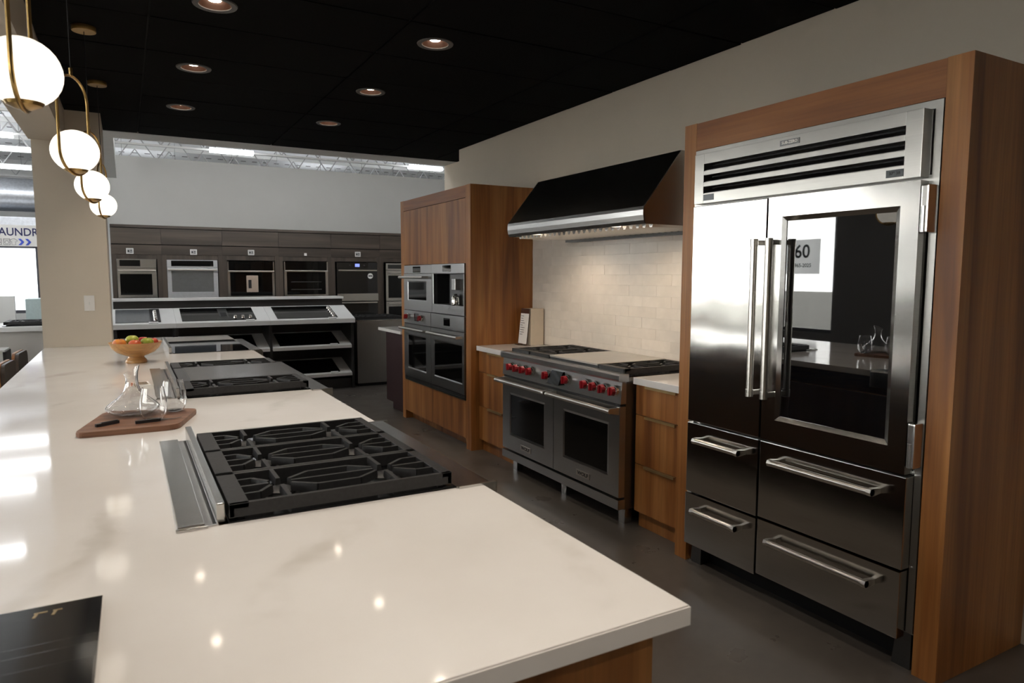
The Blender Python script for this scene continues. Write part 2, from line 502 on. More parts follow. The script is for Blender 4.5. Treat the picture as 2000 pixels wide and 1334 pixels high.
# ------------------------------------------------------------------ downlights
tr_me = MB().lathe([(.076,.004),(.078,-.004),(.104,-.006),(.107,0),(.078,.004)], n=28).mesh('trim_ring', smooth=True); tr_me.materials.append(trimm)
rf_me = MB().lathe([(.076,.0),(.066,.04),(.042,.085),(.0,.088)], n=24).mesh('reflector', smooth=True); rf_me.materials.append(copper)
bl_me = MB().lathe([(.0,.018),(.030,.019),(.036,.030),(.0,.036)], n=20).mesh('lamp', smooth=True); bl_me.materials.append(bulb)
lab = {(.455,6.30): 'round ceiling downlight, farthest in the row near the island', (.455,5.09): 'round ceiling downlight with copper reflector, middle of the row near the island',
       (.455,3.87): 'large round ceiling downlight nearest the top edge of the picture', (1.645,6.30): 'small dim ceiling downlight farthest towards the oven tower',
       (1.645,5.09): 'dim round ceiling downlight between a lit one and the farthest', (1.645,3.87): 'lit copper ceiling downlight in front of the range hood'}
for (x, y) in CANS:
    inv = (x, y) in lab
    t = thing('recessed_downlight', lab.get((x, y), 'unseen ceiling downlight added to light the room'), 'downlight', (x, y, ZC), group='ceiling downlights')  # cans missing from lab are out of view, added for room light
    shared('trim_ring', tr_me, t, (0,0,0)); shared('reflector', rf_me, t, (0,0,0)); shared('lamp', bl_me, t, (0,0,0))
    ld = bpy.data.lights.new('downlight_beam', 'SPOT'); ld.energy = CAN_W * (1.03 if x < 1 else .34); ld.color = (1.0,.88,.74)
    ld.spot_size = math.radians(110); ld.spot_blend = .7; ld.shadow_soft_size = .035
    lo = bpy.data.objects.new('downlight_beam', ld); COL.objects.link(lo); lo.parent = t; lo.location = (0,0,.010)

# ------------------------------------------------------------------ pendants
def pendant(x, y, rot, label):
    t = thing('pendant_light', label, 'pendant light', (x, y, 2.02), rot, 'globe pendants above the island')
    # stadium loop: from 1.935 to 2.32, half width .105 (local z relative to globe centre 2.02+.012)
    zb, zt, hw = -.088, .298, .0925
    pts = []
    for k in range(17): a = PI * k / 16; pts.append((hw * math.cos(a), 0, zt - hw + hw * math.sin(a)))
    for k in range(17): a = PI + PI * k / 16; pts.append((hw * math.cos(a), 0, zb + hw + hw * math.sin(a)))
    part('loop', MB().tube(pts, .0055, 8, closed=True), brass, t, world=False, smooth=True)
    gl = MB()
    prof = []
    for k in range(17):
        a = -PI/2 + PI * k / 16; prof.append((.0865 * math.cos(a) if 0 < k < 16 else 0, .0835 * math.sin(a) + .004))
    part('globe', gl.lathe(prof, n=32), globe_m, t, world=False, smooth=True)
    part('cap', MB().lathe([(0,-.085),(.016,-.085),(.038,-.076),(.043,-.068),(.0,-.066)], n=28), brass, t, world=False, smooth=True)
    part('stem', MB().tube([(0,0,zt),(0,0,zt + .03)], .007, 10), brass, t, world=False, smooth=True)
    part('cord', MB().tube([(0,0,zt + .02),(0,0,ZC - 2.02)], .0022, 6), black_m, t, world=False)
    part('canopy', MB().lathe([(0,ZC - 2.02 - .028),(.058,ZC - 2.02 - .028),(.060,ZC - 2.02 - .024),(.060,ZC - 2.022),(0,ZC - 2.022)], n=28), brass, t, world=False, smooth=True)
pendant(-.197, 2.11, math.radians(90 - 8), 'large opal globe pendant in the top left corner')
pendant(-.152, 3.33, math.radians(90 - 31), 'opal globe pendant, second nearest, with its whole brass loop showing')
pendant(-.136, 4.555, math.radians(90 - 30), 'opal globe pendant, third nearest, before the pillar edge')
pendant(-.110, 5.778, math.radians(90 - 16), 'smallest and farthest opal globe pendant')

# ================================================================== island
ZI = .925
IX0, IX1, IY0, IY1 = -.61, .886, .905, 7.50
b = MB()
poly = [(IX0, IY0), (IX1, IY0), (IX1, 1.762), (.17, 1.762), (.17, 2.672), (IX1, 2.672), (IX1, 3.70), (.20, 3.70), (.20, 4.905), (IX1, 4.905),
        (IX1, 5.885), (.27, 5.885), (.27, 6.93), (IX1, 6.93), (IX1, IY1), (-.118, IY1), (-.118, 6.865), (IX0, 6.865)]
b.prism(poly, ZI - .038, ZI, 'z')
es = [e for e in b.bm.edges if all(abs(v.co.z - ZI) < 1e-6 for v in e.verts)]
bmesh.ops.bevel(b.bm, geom=es, offset=.003, segments=2, affect='EDGES')
solo('island_worktop', b, quartz, 'long white quartz island worktop with faint grey veins', 'worktop', (.1, 4.0, ZI - .038))
t = thing('island_cabinet', 'walnut base of the island under the white worktop', 'cabinet', (.2, 4.0, 0))
part('body', MB().box(-.25, .835, .975, 6.86, .09, ZI - .158).box(-.11, .835, 6.86, 7.40, .09, ZI - .158).box(-.25, .835, .975, 1.70, ZI - .158, ZI - .0385).box(-.25, .12, 1.70, 6.86, ZI - .158, ZI - .0385).box(-.11, .12, 6.86, 7.40, ZI - .158, ZI - .0385), wood_v, t)
part('end_panel', box(-.30, .838, .953, .974, .0, ZI - .039), wood_v, t)
part('toe_kick', box(-.11, .77, 1.02, 7.35, 0, .09), black_m, t)
esp = wood('espresso_wood', 'z', (.035,.016,.009), (.055,.028,.016), (.075,.04,.024), .45)
for k in range(8):
    ya = .976 + k * .803
    part('cabinet_front', box(.8352, .853, ya + .002, ya + .801, .095, ZI - .165), esp, t)

def bars(b, P, w=.011, h=.020, zc=0):
    for p, q in P: b.bar(p, q, w, h, taper=.75)
def grate_mod(x0, x1, y0, y1, z, bx, first=True):
    """cast iron grate over two burners, long side along x; bx = burner x positions; z = top"""
    b = MB(); h = .022; zc = z - h/2
    yc = (y0 + y1) / 2; W2 = (y1 - y0) / 2
    b.box(x0, x1, y0, y0 + .014, z - .034, z, .002); b.box(x0, x1, y1 - .014, y1, z - .034, z, .002)
    b.box(x0, x0 + .048, y0, y1, z - .014, z, .002); b.box(x0, x0 + .012, y0, y1, z - .034, z - .012)
    b.box(x1 - .030, x1, y0, y1, z - .014, z, .002); b.box(x1 - .012, x1, y0, y1, z - .034, z - .012)
    g_ = .030
    for c in bx:
        b.bar((c, y0 + .012, zc), (c, yc - g_, zc), .016, h, taper=.7); b.bar((c, y1 - .012, zc), (c, yc + g_, zc), .016, h, taper=.7)
    segs = [(x0 + .046, bx[0], 1)] + [(bx[0], bx[1], 2)] + [(bx[1], x1 - .028, 3)]
    oy = W2 * .46
    for (a, c, kind) in segs:
        L = c - a
        ga = a + (g_ if kind != 1 else 0); gc = c - (g_ if kind != 3 else 0)
        b.bar((ga, yc, zc), (gc, yc, zc), .0145, h, taper=.7)
        for s_ in (-1, 1):
            pts = []
            if kind != 1: pts += [(a + g_ * .9, yc + s_ * .020, zc), (a + L * (.30 if kind == 2 else .62), yc + s_ * oy, zc)]
            else: pts += [(a, yc + s_ * oy, zc)]
            if kind != 3: pts += [(c - L * (.30 if kind == 2 else .62), yc + s_ * oy, zc), (c - g_ * .9, yc + s_ * .020, zc)]
            else: pts += [(c, yc + s_ * oy, zc)]
            for i in range(len(pts) - 1): b.bar(pts[i], pts[i+1], .0145, h, taper=.7)
    for xx in (x0 + .03, x1 - .03):
        for yy in (y0 + .02, y1 - .02): b.box(xx - .008, xx + .008, yy - .008, yy + .008, z - .048, z - .03)
    return b
def burner(parent, x, y, z, r=.042):
    bu = part('burner', MB().lathe([(0,z),(r*1.25,z),(r*1.25,z+.006),(r,z+.010),(r,z+.016),(0,z+.016)], (x,y,0), 20), steel_d, parent, smooth=True)
    part('burner_cap', MB().lathe([(0,z+.0162),(r*.86,z+.0162),(r*.9,z+.020),(r*.7,z+.024),(0,z+.025)], (x,y,0), 20), iron, bu, smooth=True)

# ---- near rangetop, six burners
t = thing('gas_rangetop', 'six-burner gas rangetop with black cast iron grates, nearest on the island', 'rangetop', (.5, 2.2, ZI))
part('pan', MB().box(.195, .845, 1.765, 2.668, ZI - .10, ZI + .004, .003), enamel, t)
part('front_ledge', MB().prism([(.800, ZI - .10), (.800, ZI + .006), (.905, ZI + .006), (.922, ZI - .004), (.928, ZI - .02), (.928, ZI - .10)], 1.752, 2.712, 'y'), steel_t, t)
part('side_trim', MB().box(.805, .926, 1.744, 1.752, ZI - .10, ZI + .007).box(.805, .926, 2.712, 2.718, ZI - .10, ZI + .007), steel_n, t)
for k in range(3):
    y0 = 1.768 + k * .292
    part('grate', grate_mod(.197, .792, y0, y0 + .289, ZI + .046, (.345, .635)), iron, t)
    for x in (.345, .635): burner(t, x, y0 + .1445, ZI + .004)
def downdraft(x0, y0, y1, label, full=True, zbar=.048):
    t = thing('downdraft_vent', label, 'extractor', (x0 + .05, (y0 + y1) / 2, ZI))
    if full:
        part('flange', MB().box(x0, x0 + .060, y0, y1, ZI + .0004, ZI + .010, .002).box(x0 - .004, x0 + .066, y0 - .012, y0, ZI + .0004, ZI + .007, .002), steel_n, t)
        part('channel', box(x0 + .060, x0 + .088, y0, y1, ZI + .0004, ZI + .003), steel_n, t)
        part('slot', box(x0 + .078, x0 + .086, y0 + .01, y1 - .01, ZI + .0031, ZI + .0036), black_m, t)
        a = x0 + .088
    else: a = x0
    part('vent_bar', MB().box(a, a + .020, y0 + .02, y1 + .03, ZI + .0004, ZI + zbar, .003), steel_n, t)
    return t
downdraft(.082, 1.765, 2.745, 'raised steel downdraft strip behind the nearest gas rangetop')

# ---- middle rangetop: two burner grates and a griddle cover between
t = thing('gas_rangetop', 'gas rangetop with a covered griddle between two grates, middle of the island', 'rangetop', (.5, 4.3, ZI))
part('pan', MB().box(.225, .86, 3.705, 4.90, ZI - .10, ZI + .004, .003), enamel, t)
part('front_ledge', MB().prism([(.835, ZI - .10), (.835, ZI + .006), (.925, ZI + .006), (.940, ZI - .004), (.945, ZI - .02), (.945, ZI - .10)], 3.655, 4.955, 'y'), steel_t, t)
part('side_trim', box(.84, .944, 3.648, 3.655, ZI - .10, ZI + .007), steel_n, t)
for (y0, y1) in ((3.712, 4.005), (4.60, 4.893)):
    part('grate', grate_mod(.228, .832, y0, y1, ZI + .046, (.375, .675)), iron, t)
    for x in (.375, .675): burner(t, x, (y0 + y1) / 2, ZI + .004)
gc = part('griddle_cover', MB().box(.285, .83, 4.01, 4.595, ZI + .030, ZI + .046, .004), steel_t, t)
part('cover_rim', MB().box(.228, .285, 4.01, 4.595, ZI + .01, ZI + .044, .003), steel_d, gc)
part('grease_slot', box(.836, .846, 4.02, 4.56, ZI + .0062, ZI + .012), steel_p, t)
downdraft(.112, 3.73, 4.93, 'dark steel downdraft strip behind the griddle rangetop')

# ---- far induction cooktop
t = thing('induction_cooktop', 'black mirror-glass cooktop at the far end of the island', 'cooktop', (.6, 6.4, ZI))
part('glass_top', MB().box(.30, .865, 5.89, 6.925, ZI - .05, ZI + .005, .001), black_g, t)
part('steel_edge', MB().box(.296, .3, 5.888, 6.926, ZI - .05, ZI + .006).box(.865, .872, 5.888, 6.926, ZI - .05, ZI + .006), steel_n, t)
part('front_ledge', MB().prism([(.872, ZI - .10), (.872, ZI + .005), (.945, ZI + .005), (.955, ZI - .01), (.955, ZI - .10)], 5.86, 6.95, 'y'), steel_t, t)
downdraft(.272, 5.90, 6.88, 'low steel downdraft strip behind the mirror-glass cooktop', False, .05)

# ---- things on the island
bx, by, brz = .035, 3.205, 0.0
t = thing('chopping_board', 'rounded brown wooden chopping board on the white worktop', 'chopping board', (bx, by, ZI), brz)
def rrect(x0, x1, y0, y1, r, n=6):
    P = []
    for (cx, cy, a0) in ((x1 - r, y1 - r, 0), (x0 + r, y1 - r, PI/2), (x0 + r, y0 + r, PI), (x1 - r, y0 + r, 1.5*PI)):
        for k in range(n + 1): a = a0 + PI/2 * k / n; P.append((cx + r*math.cos(a), cy + r*math.sin(a)))
    return P
def strip_board(xa, xb, side):
    P = rrect(-.205, .205, -.205, .205, .032)
    P = [(min(max(x, xa), xb), y) for x, y in P]
    Q = []
    for q in P:
        if not Q or (abs(q[0]-Q[-1][0]) + abs(q[1]-Q[-1][1])) > 1e-5: Q.append(q)
    return MB().prism(Q, .0005, .021, 'z')
def rounded(P, r, n=6):
    out = []
    for i, p_ in enumerate(P):
        p_ = Vector(p_); a_ = (Vector(P[i-1]) - p_).normalized(); c_ = (Vector(P[(i+1) % len(P)]) - p_).normalized()
        for k in range(n + 1):
            u = k / n; q = p_ + a_ * r * (1-u)**2 + c_ * r * u**2
            out.append((q.x, q.y))
    return out
brd = MB().prism(rounded([(-.228, -.230), (.122, -.238), (.222, .098), (-.135, .19)], .04), .0005, .021, 'z')
bmesh.ops.bevel(brd.bm, geom=[e for e in brd.bm.edges if abs(e.verts[0].co.z - e.verts[1].co.z) < 1e-6], offset=.003, segments=2, affect='EDGES')
part('board', brd, board_w, t, world=False)
def revolve(name, prof, x, y, z, mat, label, cat, group=None, n=40):
    return solo(name, MB().lathe(prof, (x, y, z), n), mat, label, cat, (x, y, z), group=group, smooth=True)
zb = ZI + .0215
# decanter
def shell(outer, th):
    inner = [(max(r - th, 0.0) if r > 0 else 0, h + (th if i == 0 else 0)) for i, (r, h) in enumerate(outer)]
    return outer + inner[::-1]
dec = [(0,0),(.052,0),(.082,.010),(.101,.026),(.103,.034),(.094,.046),(.070,.064),(.048,.082),(.033,.102),(.025,.126),(.023,.150),(.025,.172),(.031,.190)]
b = MB().lathe(shell(dec, .0026), (.006, 3.270, zb), 40)
for v_ in b.bm.verts:      # slanted lip
    if v_.co.z > zb + .14: v_.co.z += (v_.co.x - .006) * .6 * min(1, (v_.co.z - zb - .14) / .05)
solo('wine_decanter', b, clear, 'clear glass wine decanter with wide base on the wooden board', 'decanter', (.006, 3.270, zb), smooth=True)
gl = [(0,0),(.022,0),(.038,.010),(.048,.030),(.051,.052),(.049,.082),(.043,.116),(.040,.134)]
def tumbler(x, y, label): solo('stemless_glass', MB().lathe(shell(gl, .0018), (x, y, zb), 36), clear, label, 'wine glass', (x, y, zb), group='stemless wine glasses on the board', smooth=True)
tumbler(.078, 3.100, 'stemless wine glass in front, nearest the knife blade')
tumbler(.162, 3.270, 'stemless wine glass nearer the middle rangetop')
def knife(x, y, rz, blade, label):
    t = thing('corkscrew_knife' if not blade else 'paring_knife', label, 'knife', (x, y, zb), rz)
    part('handle', MB().prism([(-.045,-.006),(-.03,-.0095),(.03,-.008),(.045,-.006),(.045,.006),(.03,.008),(-.03,.0095),(-.045,.006)], 0, .011, 'z'), black_p, t, world=False)
    if blade: part('blade', MB().prism([(.045,-.005),(.105,-.004),(.125,.004),(.045,.006)], .004, .0055, 'z'), steel_d, t, world=False)
    else: part('lever', MB().box(-.025, .04, -.004, .004, .0112, .015, .001), steel_d, t, world=False)
knife(-.085, 3.085, math.radians(32), False, 'folded black waiter corkscrew lying on the wooden board')
knife(.055, 3.065, math.radians(10), True, 'black handled knife lying along the front of the board')
# small printed card
t = thing('recipe_card', 'small printed card lying by the decanter on the worktop', 'card', (.040, 4.32, ZI), math.radians(4))
part('card', box(-.055, .055, -.075, .075, .0004, .004), paper, t, world=False)
part('print', MB().box(-.05, -.012, -.02, .06, .0041, .0046).box(-.048, -.02, -.055, -.03, .0041, .0046), plain('orange_print', (.55,.14,.04), .5), t, world=False)
part('photo', MB().box(.0, .045, -.05, .065, .0041, .0046), plain('mixed_print', (.22,.16,.10), .5, 0, .8, 60), t, world=False)
# fruit bowl
fx, fy = .045, 5.43
bw = [(0,0),(.066,0),(.068,.010),(.064,.022),(.052,.034),(.050,.044),(.078,.056),(.118,.074),(.146,.102),(.163,.138),(.166,.143),(.158,.142),(.138,.110),(.108,.086),(.06,.070),(0,.066)]
solo('fruit_bowl', MB().lathe(bw, (fx, fy, ZI), 48), bowl_w, 'turned wooden footed bowl holding fruit', 'bowl', (fx, fy, ZI), smooth=True)
def fruitmat(n, a, b_):
    mt, nt, p = newmat(n); v = coords(nt, (1,1,1)); f = noise(nt, v, 14, 3)
    nt.links.new(ramp(nt, f, [(.38, a), (.62, b_)]), p.inputs['Base Color']); setp(p, Roughness=.3); return mt
f_or = fruitmat('peach_skin', (.55,.10,.06), (.75,.28,.05)); f_gr = fruitmat('green_skin', (.25,.32,.03), (.42,.46,.06)); f_rd = fruitmat('red_skin', (.42,.02,.03), (.62,.12,.04))
def fruit(x, y, z, r, mat, label):
    t = thing('apple', label, 'fruit', (fx + x, fy + y, ZI + z), group='fruit in the wooden bowl')
    prof = []
    for k in range(13):
        a = -PI/2 + PI*k/12; rr = r*math.cos(a)*(1 + .06*math.sin(a)); zz = r*.92*math.sin(a)
        if k > 9: zz -= (k - 9)**2 * r * .018
        prof.append((max(rr, 0) if 0 < k < 12 else 0, zz))
    part('flesh', MB().lathe(prof, n=24), mat, t, world=False, smooth=True)
    part('stalk', MB().tube([(0,0,r*.70),(.003,0,r*.95)], .002, 6), brownc, t, world=False)
fruit(-.098, -.010, .132, .043, f_or, 'orange-red fruit at the left of the bowl')
fruit(-.005, -.065, .128, .041, f_rd, 'red and orange fruit at the middle front of the bowl')
fruit(.070, -.035, .136, .043, f_gr, 'green apple at the right of the bowl')
fruit(-.020, .045, .150, .042, f_gr, 'green apple at the back of the bowl')
fruit(.050, .060, .138, .040, f_rd, 'red fruit mostly hidden behind the green apple')
fruit(.108, .028, .136, .034, f_rd, 'small red fruit at the right rim of the bowl')
gloss_c = plain('glossy_black_cover', (.008,.008,.009), .12, 0.0, .2, 5, Specular_IOR_Level=.7)
# brochures at the near left
for k, (y1, L, lab_) in enumerate(((1.448, .30, 'black glossy brochure with gold mark, rearmost of the overlapping stack'), (1.262, .20, 'black glossy brochure, second in the overlapping stack'),
                                   (1.198, .20, 'black glossy brochure, third in the overlapping stack'), (1.120, .20, 'black glossy brochure nearest the picture corner'))):
    t = thing('brochure', lab_, 'brochure', (-.20, y1, ZI + .0006 + .016 * k), math.radians(-.5), 'black brochures on the worktop')
    part('cover', MB().box(-.145, .138, -L, 0, .0095, .0118, .0008), gloss_c, t, world=False)
    part('pages', box(-.143, .135, -L + .003, -.003, -.0035 if k else 0, .0094), black_p, t, world=False)
    if k == 0:
        e = MB()
        for i in range(2): e.bar((.035 + i*.028, -.028, .0121), (.055 + i*.022, -.028, .0121), .004, .0005); e.bar((.040 + i*.028, -.028, .0121), (.036 + i*.028, -.046, .0121), .005, .0005)
        part('emblem', e, gold, t, world=False)
# chairs beyond the pillar
def chair(x, y, rz, label):
    t = thing('leather_chair', label, 'chair', (x, y, 0), rz, 'leather chairs left of the pillar')
    part('seat', MB().box(-.20, .095, -.23, .23, .40, .47, .02), leather, t, world=False)
    bk = part('backrest', MB().prism(rrect(-.24, .24, .44, .765, .07), -.23, -.201, 'x'), leather, t, world=False)
    part('back_shell', MB().prism(rrect(-.246, .246, .43, .772, .072), -.256, -.231, 'x'), wood_v, bk, world=False)
    for sx_ in (-1, 1):
        for sy in (-1, 1): part('leg', MB().tube([(sx_*.11 - .05, sy*.18, .41), (sx_*.125 - .05, sy*.21, .0)], [.016, .011], 8), black_m, t, world=False)
chair(-.72, 8.34, math.radians(-3), 'brown leather chair showing its wooden edge beside the island end')
chair(-.715, 7.40, math.radians(-3), 'brown leather chair cut off by the left picture edge')

# ================================================================== refrigerator surround and refrigerator
XP = 2.585
XB2 = XW - .001
t = thing('refrigerator_surround', 'walnut panel surround framing the tall steel refrigerator', 'cabinet', (2.9, 2.07, 0))
part('side_panel', box(XP, XB2, 1.366, 1.456, .0, 2.306), wood_v, t)
part('side_panel', box(XP, XB2, 2.692, 2.776, .0, 2.306), wood_v, t)
part('header', box(XP, XB2, 1.4565, 2.6915, 2.168, 2.304), wood_h, t)
part('levelling_foot', MB().box(2.60, 2.66, 2.66, 2.70, .0005, .01), steel_n, t)

FX = 2.53
t = thing('refrigerator', 'tall stainless refrigerator with glass door, bar handles and four drawers', 'refrigerator', (2.9, 2.07, 0))
part('body', MB().box(XP + .33, XB2 - .01, 1.462, 2.686, .15, 2.16).box(XP + .012, XP + .33, 1.462, 1.50, .15, 2.16).box(XP + .012, XP + .33, 2.648, 2.686, .15, 2.16)
     .box(XP + .012, XP + .33, 1.50, 2.648, 1.87, 2.16).box(XP + .012, XP + .33, 1.50, 2.648, .15, .79).box(XP + .012, XP + .33, 2.165, 2.19, .79, 1.87), steel_n, t)
part('face_frame', MB().box(XP - .004, XP + .012, 1.459, 1.486, .16, 2.165).box(XP - .004, XP + .012, 2.655, 2.689, .16, 2.165).box(XP - .004, XP + .012, 1.486, 2.655, 2.135, 2.165)
     .box(XP - .004, XP + .012, 1.486, 2.655, 1.868, 1.90), steel_g, t)
# grille
gr = MB()
y0, y1, z0, z1 = 1.498, 2.641, 1.890, 2.134
sl = [(1.940, 1.972), (1.995, 2.028), (2.050, 2.083)]
ya, yb = 1.562, 2.579
gr.box(FX, FX + .058, y0, ya, z0, z1, .002).box(FX, FX + .058, yb, y1, z0, z1, .002)
zz = [z0] + [q for s_ in sl for q in s_] + [z1]
for k in range(0, len(zz), 2): gr.box(FX, FX + .058, ya, yb, zz[k], zz[k+1], .0015)
G = part('grille', gr, steel_g, t)
part('grille_shadow', box(FX + .0575, FX + .0585, ya, yb, z0, z1), black_m, G)
for s_ in sl: part('louvre', MB().prism([(FX + .010, s_[0]), (FX + .055, s_[0] + .022), (FX + .055, s_[0] + .026), (FX + .010, s_[0] + .003)], ya, yb, 'y'), steel_d, G)
part('badge', MB().box(FX - .003, FX, 2.022, 2.122, 2.096, 2.119, .0008), steel_d, G)
text('SUB-ZERO', .0175, (FX - .0036, 2.072, 2.1075), (0,-1,0), (0,0,1), steel_p, G, bold=.0003)
part('temperature_display', box(FX - .0015, FX, 1.562, 1.629, 1.900, 1.928), lcd, G)
text('37° 38', .0165, (FX - .002, 1.595, 1.914), (0,-1,0), (0,0,1), ink, G)
part('control_key', box(FX - .0015, FX, 2.508, 2.576, 1.903, 1.933), lcd, G)
# doors
DZ0, DZ1 = .786, 1.879
d = part('door', MB().box(FX, XP - .005, 2.183, 2.643, DZ0, DZ1, .003), steel_f, t, label='plain stainless freezer door')
def vbar(parent, y, z0, z1, ylean):
    h = part('handle', MB().tube([(2.470, y, z0), (2.470, y, z1)], .0155, 18), steel_p, parent, smooth=True)
    for zc in (z0 + .015, z1 - .015):
        part('bracket', MB().box(2.470, FX, y - .011, y + .011, zc - .011, zc + .011, .004), steel_p, h)
        part('collar', MB().lathe([(0,-.017),(.0175,-.017),(.0175,.017),(0,.017)], (2.470, y, zc), 18), steel_p, h, smooth=True)
vbar(d, 2.193, .985, 1.695, 0)
b = MB()
oy0, oy1, oz0, oz1 = 1.495, 2.172, DZ0, DZ1
by0, by1, bz0, bz1 = 1.566, 2.098, .884, 1.792
gy0, gy1, gz0, gz1 = 1.586, 2.080, .903, 1.772
def ringframe(b, x, A, x2, B):
    a = [(x, A[0], A[2]), (x, A[1], A[2]), (x, A[1], A[3]), (x, A[0], A[3])]
    c = [(x2, B[0], B[2]), (x2, B[1], B[2]), (x2, B[1], B[3]), (x2, B[0], B[3])]
    for k in range(4): b.quad(a[k], a[(k+1) % 4], c[(k+1) % 4], c[k])
O_, B_, G_ = (oy0, oy1, oz0, oz1), (by0, by1, bz0, bz1), (gy0, gy1, gz0, gz1)
ringframe(b, FX, O_, FX, B_)
ringframe(b, FX, B_, FX + .011, G_); ringframe(b, FX + .011, G_, XP - .005, G_)
ringframe(b, XP - .005, G_, XP - .005, O_); ringframe(b, XP - .005, O_, FX, O_)
bmesh.ops.remove_doubles(b.bm, verts=b.bm.verts, dist=1e-5)
d2 = part('glass_door', b, steel_f, t, label='stainless framed glass door')
part('pane', box(FX + .014, FX + .019, gy0 - .0, gy1 + .0, gz0, gz1), plain('mirror_black_glass', (.004,.004,.005), .015, 0.0, .2, 5, Specular_IOR_Level=.5, IOR=2.15), d2, label='dark mirror-like glass pane')
vbar(d2, 2.112, .985, 1.695, 0)
# interior behind the glass
part('interior', MB().box(XP + .325, XP + .329, 1.50, 2.165, .79, 1.87).box(XP + .012, XP + .32, 1.501, 1.503, .79, 1.87), black_m, t)
for z in (1.03, 1.26, 1.49, 1.68): part('shelf', box(XP + .02, XP + .31, 1.505, 2.16, z, z + .008), clear, t)
# hinges
for (za, zb_) in ((1.69, 1.862), (.815, .985)):
    h = part('hinge', MB().box(FX - .004, XP, 1.462, 1.490, za, zb_, .006), steel_n, t)
    part('knuckle', MB().tube([(FX + .004, 1.479, za + .002), (FX + .004, 1.479, za + (zb_ - za) * .55)], .012, 14), steel_n, h, smooth=True)
# drawers
def drawer(y0, y1, z0, z1, hy0, hy1, hz):
    o = part('drawer', MB().box(FX, XP - .005, y0, y1, z0, z1, .003), steel_f, t)
    h = part('handle', MB().tube([(2.478, hy0, hz), (2.478, hy1, hz)], .0145, 16), steel_p, o, smooth=True)
    for yy in (hy0 + .009, hy1 - .009):
        part('bracket', MB().prism([(FX, hz - .010), (FX, hz + .010), (2.484, hz + .0155), (2.468, hz + .013), (2.4625, hz), (2.468, hz - .013), (2.484, hz - .0155)], yy - .009, yy + .009, 'y'), steel_p, h)
drawer(2.183, 2.645, .411, .776, 2.253, 2.548, .700)
drawer(1.487, 2.172, .416, .776, 1.583, 2.078, .700)
drawer(2.183, 2.648, .128, .402, 2.258, 2.552, .332)
drawer(1.490, 2.172, .140, .406, 1.587, 2.082, .332)
part('toe_panel', box(XP + .09, XP + .11, 1.50, 2.64, .0, .15), black_m, t)
for yy in (1.475, 2.60): part('foot', MB().prism([(yy, 0), (yy + .075, 0), (yy + .06, .15), (yy, .15)], XP + .02, XP + .08, 'x'), steel_d, t)

# ================================================================== base drawers either side of the range
XD = 2.66
def base(y0, y1, label, cat='cabinet'):
    t = thing('drawer_cabinet', label, cat, (2.95, (y0 + y1) / 2, 0))
    part('body', MB().box(XD + .021, XB2, y0, y1, .10, .885).box(XD + .04, XB2, y0, y1, 0, .10), wood_v, t)
    for (a, c) in ((.703, .880), (.402, .698), (.105, .397)):
        o = part('drawer', box(XD, XD + .0205, y0 + .002, y1 - .002, a, c), wood_v, t)
        yc = (y0 + y1) / 2; hl = min(.13, (y1 - y0) * .3)
        part('edge_pull', MB().box(XD - .014, XD + .018, yc - hl, yc + hl, c + .0003, c + .0028).box(XD - .014, XD - .012, yc - hl, yc + hl, c - .012, c + .0003), gold, o)
    return t
base(2.777, 3.222, 'walnut three-drawer base between the range and the refrigerator')
base(4.728, 5.347, 'walnut three-drawer base between the oven tower and the range')
def wtop(y0, y1, label):
    b = MB().box(2.636, XB2 - .012, y0, y1, .8855, .926, .002)
    solo('worktop', b, quartz, label, 'worktop', (2.92, (y0 + y1) / 2, .8855))
wtop(2.777, 3.222, 'short white worktop between the range and the refrigerator')
wtop(4.738, 5.347, 'short white worktop between the oven tower and the range')
# literature box and price card on the left worktop
solo('sample_box', MB().box(3.055, 3.185, 5.13, 5.27, .9265, 1.245, .004), cream, 'cream upright sample box against the backsplash', 'box', (3.12, 5.2, .9265))
t = thing('price_card', 'white price card with brown header leaning beside the cream box', 'card', (3.03, 5.2, .9265))
part('holder', MB().box(2.985, 3.05, 5.125, 5.285, .9268, .932).prism([(3.012, .932), (3.016, .932), (3.05, 1.245), (3.046, 1.245)], 5.13, 5.275, 'y'), clear, t)
part('card', MB().prism([(3.010, .940), (3.0115, .940), (3.0455, 1.245), (3.044, 1.245)], 5.132, 5.272, 'y'), paper, t)
part('header', MB().prism([(3.0385, 1.203), (3.0395, 1.203), (3.0445, 1.246), (3.0435, 1.246)], 5.1315, 5.2725, 'y'), brownc, t)
lines = MB()
for k in range(9):
    z = 1.18 - k * .02; x = 3.010 + (z - .94) * .1115 - .0006
    lines.box(x - .0006, x, 5.255 - random.uniform(.03, .07), 5.26, z - .002, z + .002)
part('print', lines, ink, t)

# ================================================================== range
RX = 2.55
t = thing('range_cooker', 'wide stainless range with red knobs and two oven doors', 'range', (2.9, 3.975, 0))
RY0, RY1 = 3.236, 4.712
part('body', MB().box(RX + .045, XB2 - .015, RY0 + .002, RY1 - .002, .11, .90), steel('range_side_steel', None, (.20,.19,.18), .4, 0, 0), t)
part('cooktop', MB().box(RX + .03, XB2 - .013, RY0, RY1, .9005, .925, .002), steel_t, t)
part('bullnose', MB().prism([(RX + .06, .900), (RX - .008, .900), (RX - .014, .912), (RX - .014, .938), (RX - .006, .947), (RX + .06, .947)], RY0 - .006, RY1 + .006, 'y'), steel_r, t)
cp = part('control_panel', MB().prism([(RX + .045, .765), (RX + .004, .765), (RX + .012, .899), (RX + .045, .899)], RY0 - .002, RY1 + .002, 'y'), steel_r, t)
part('panel_gap', box(RX + .01, RX + .045, RY0 + .01, RY1 - .01, .7485, .7645), black_m, t)
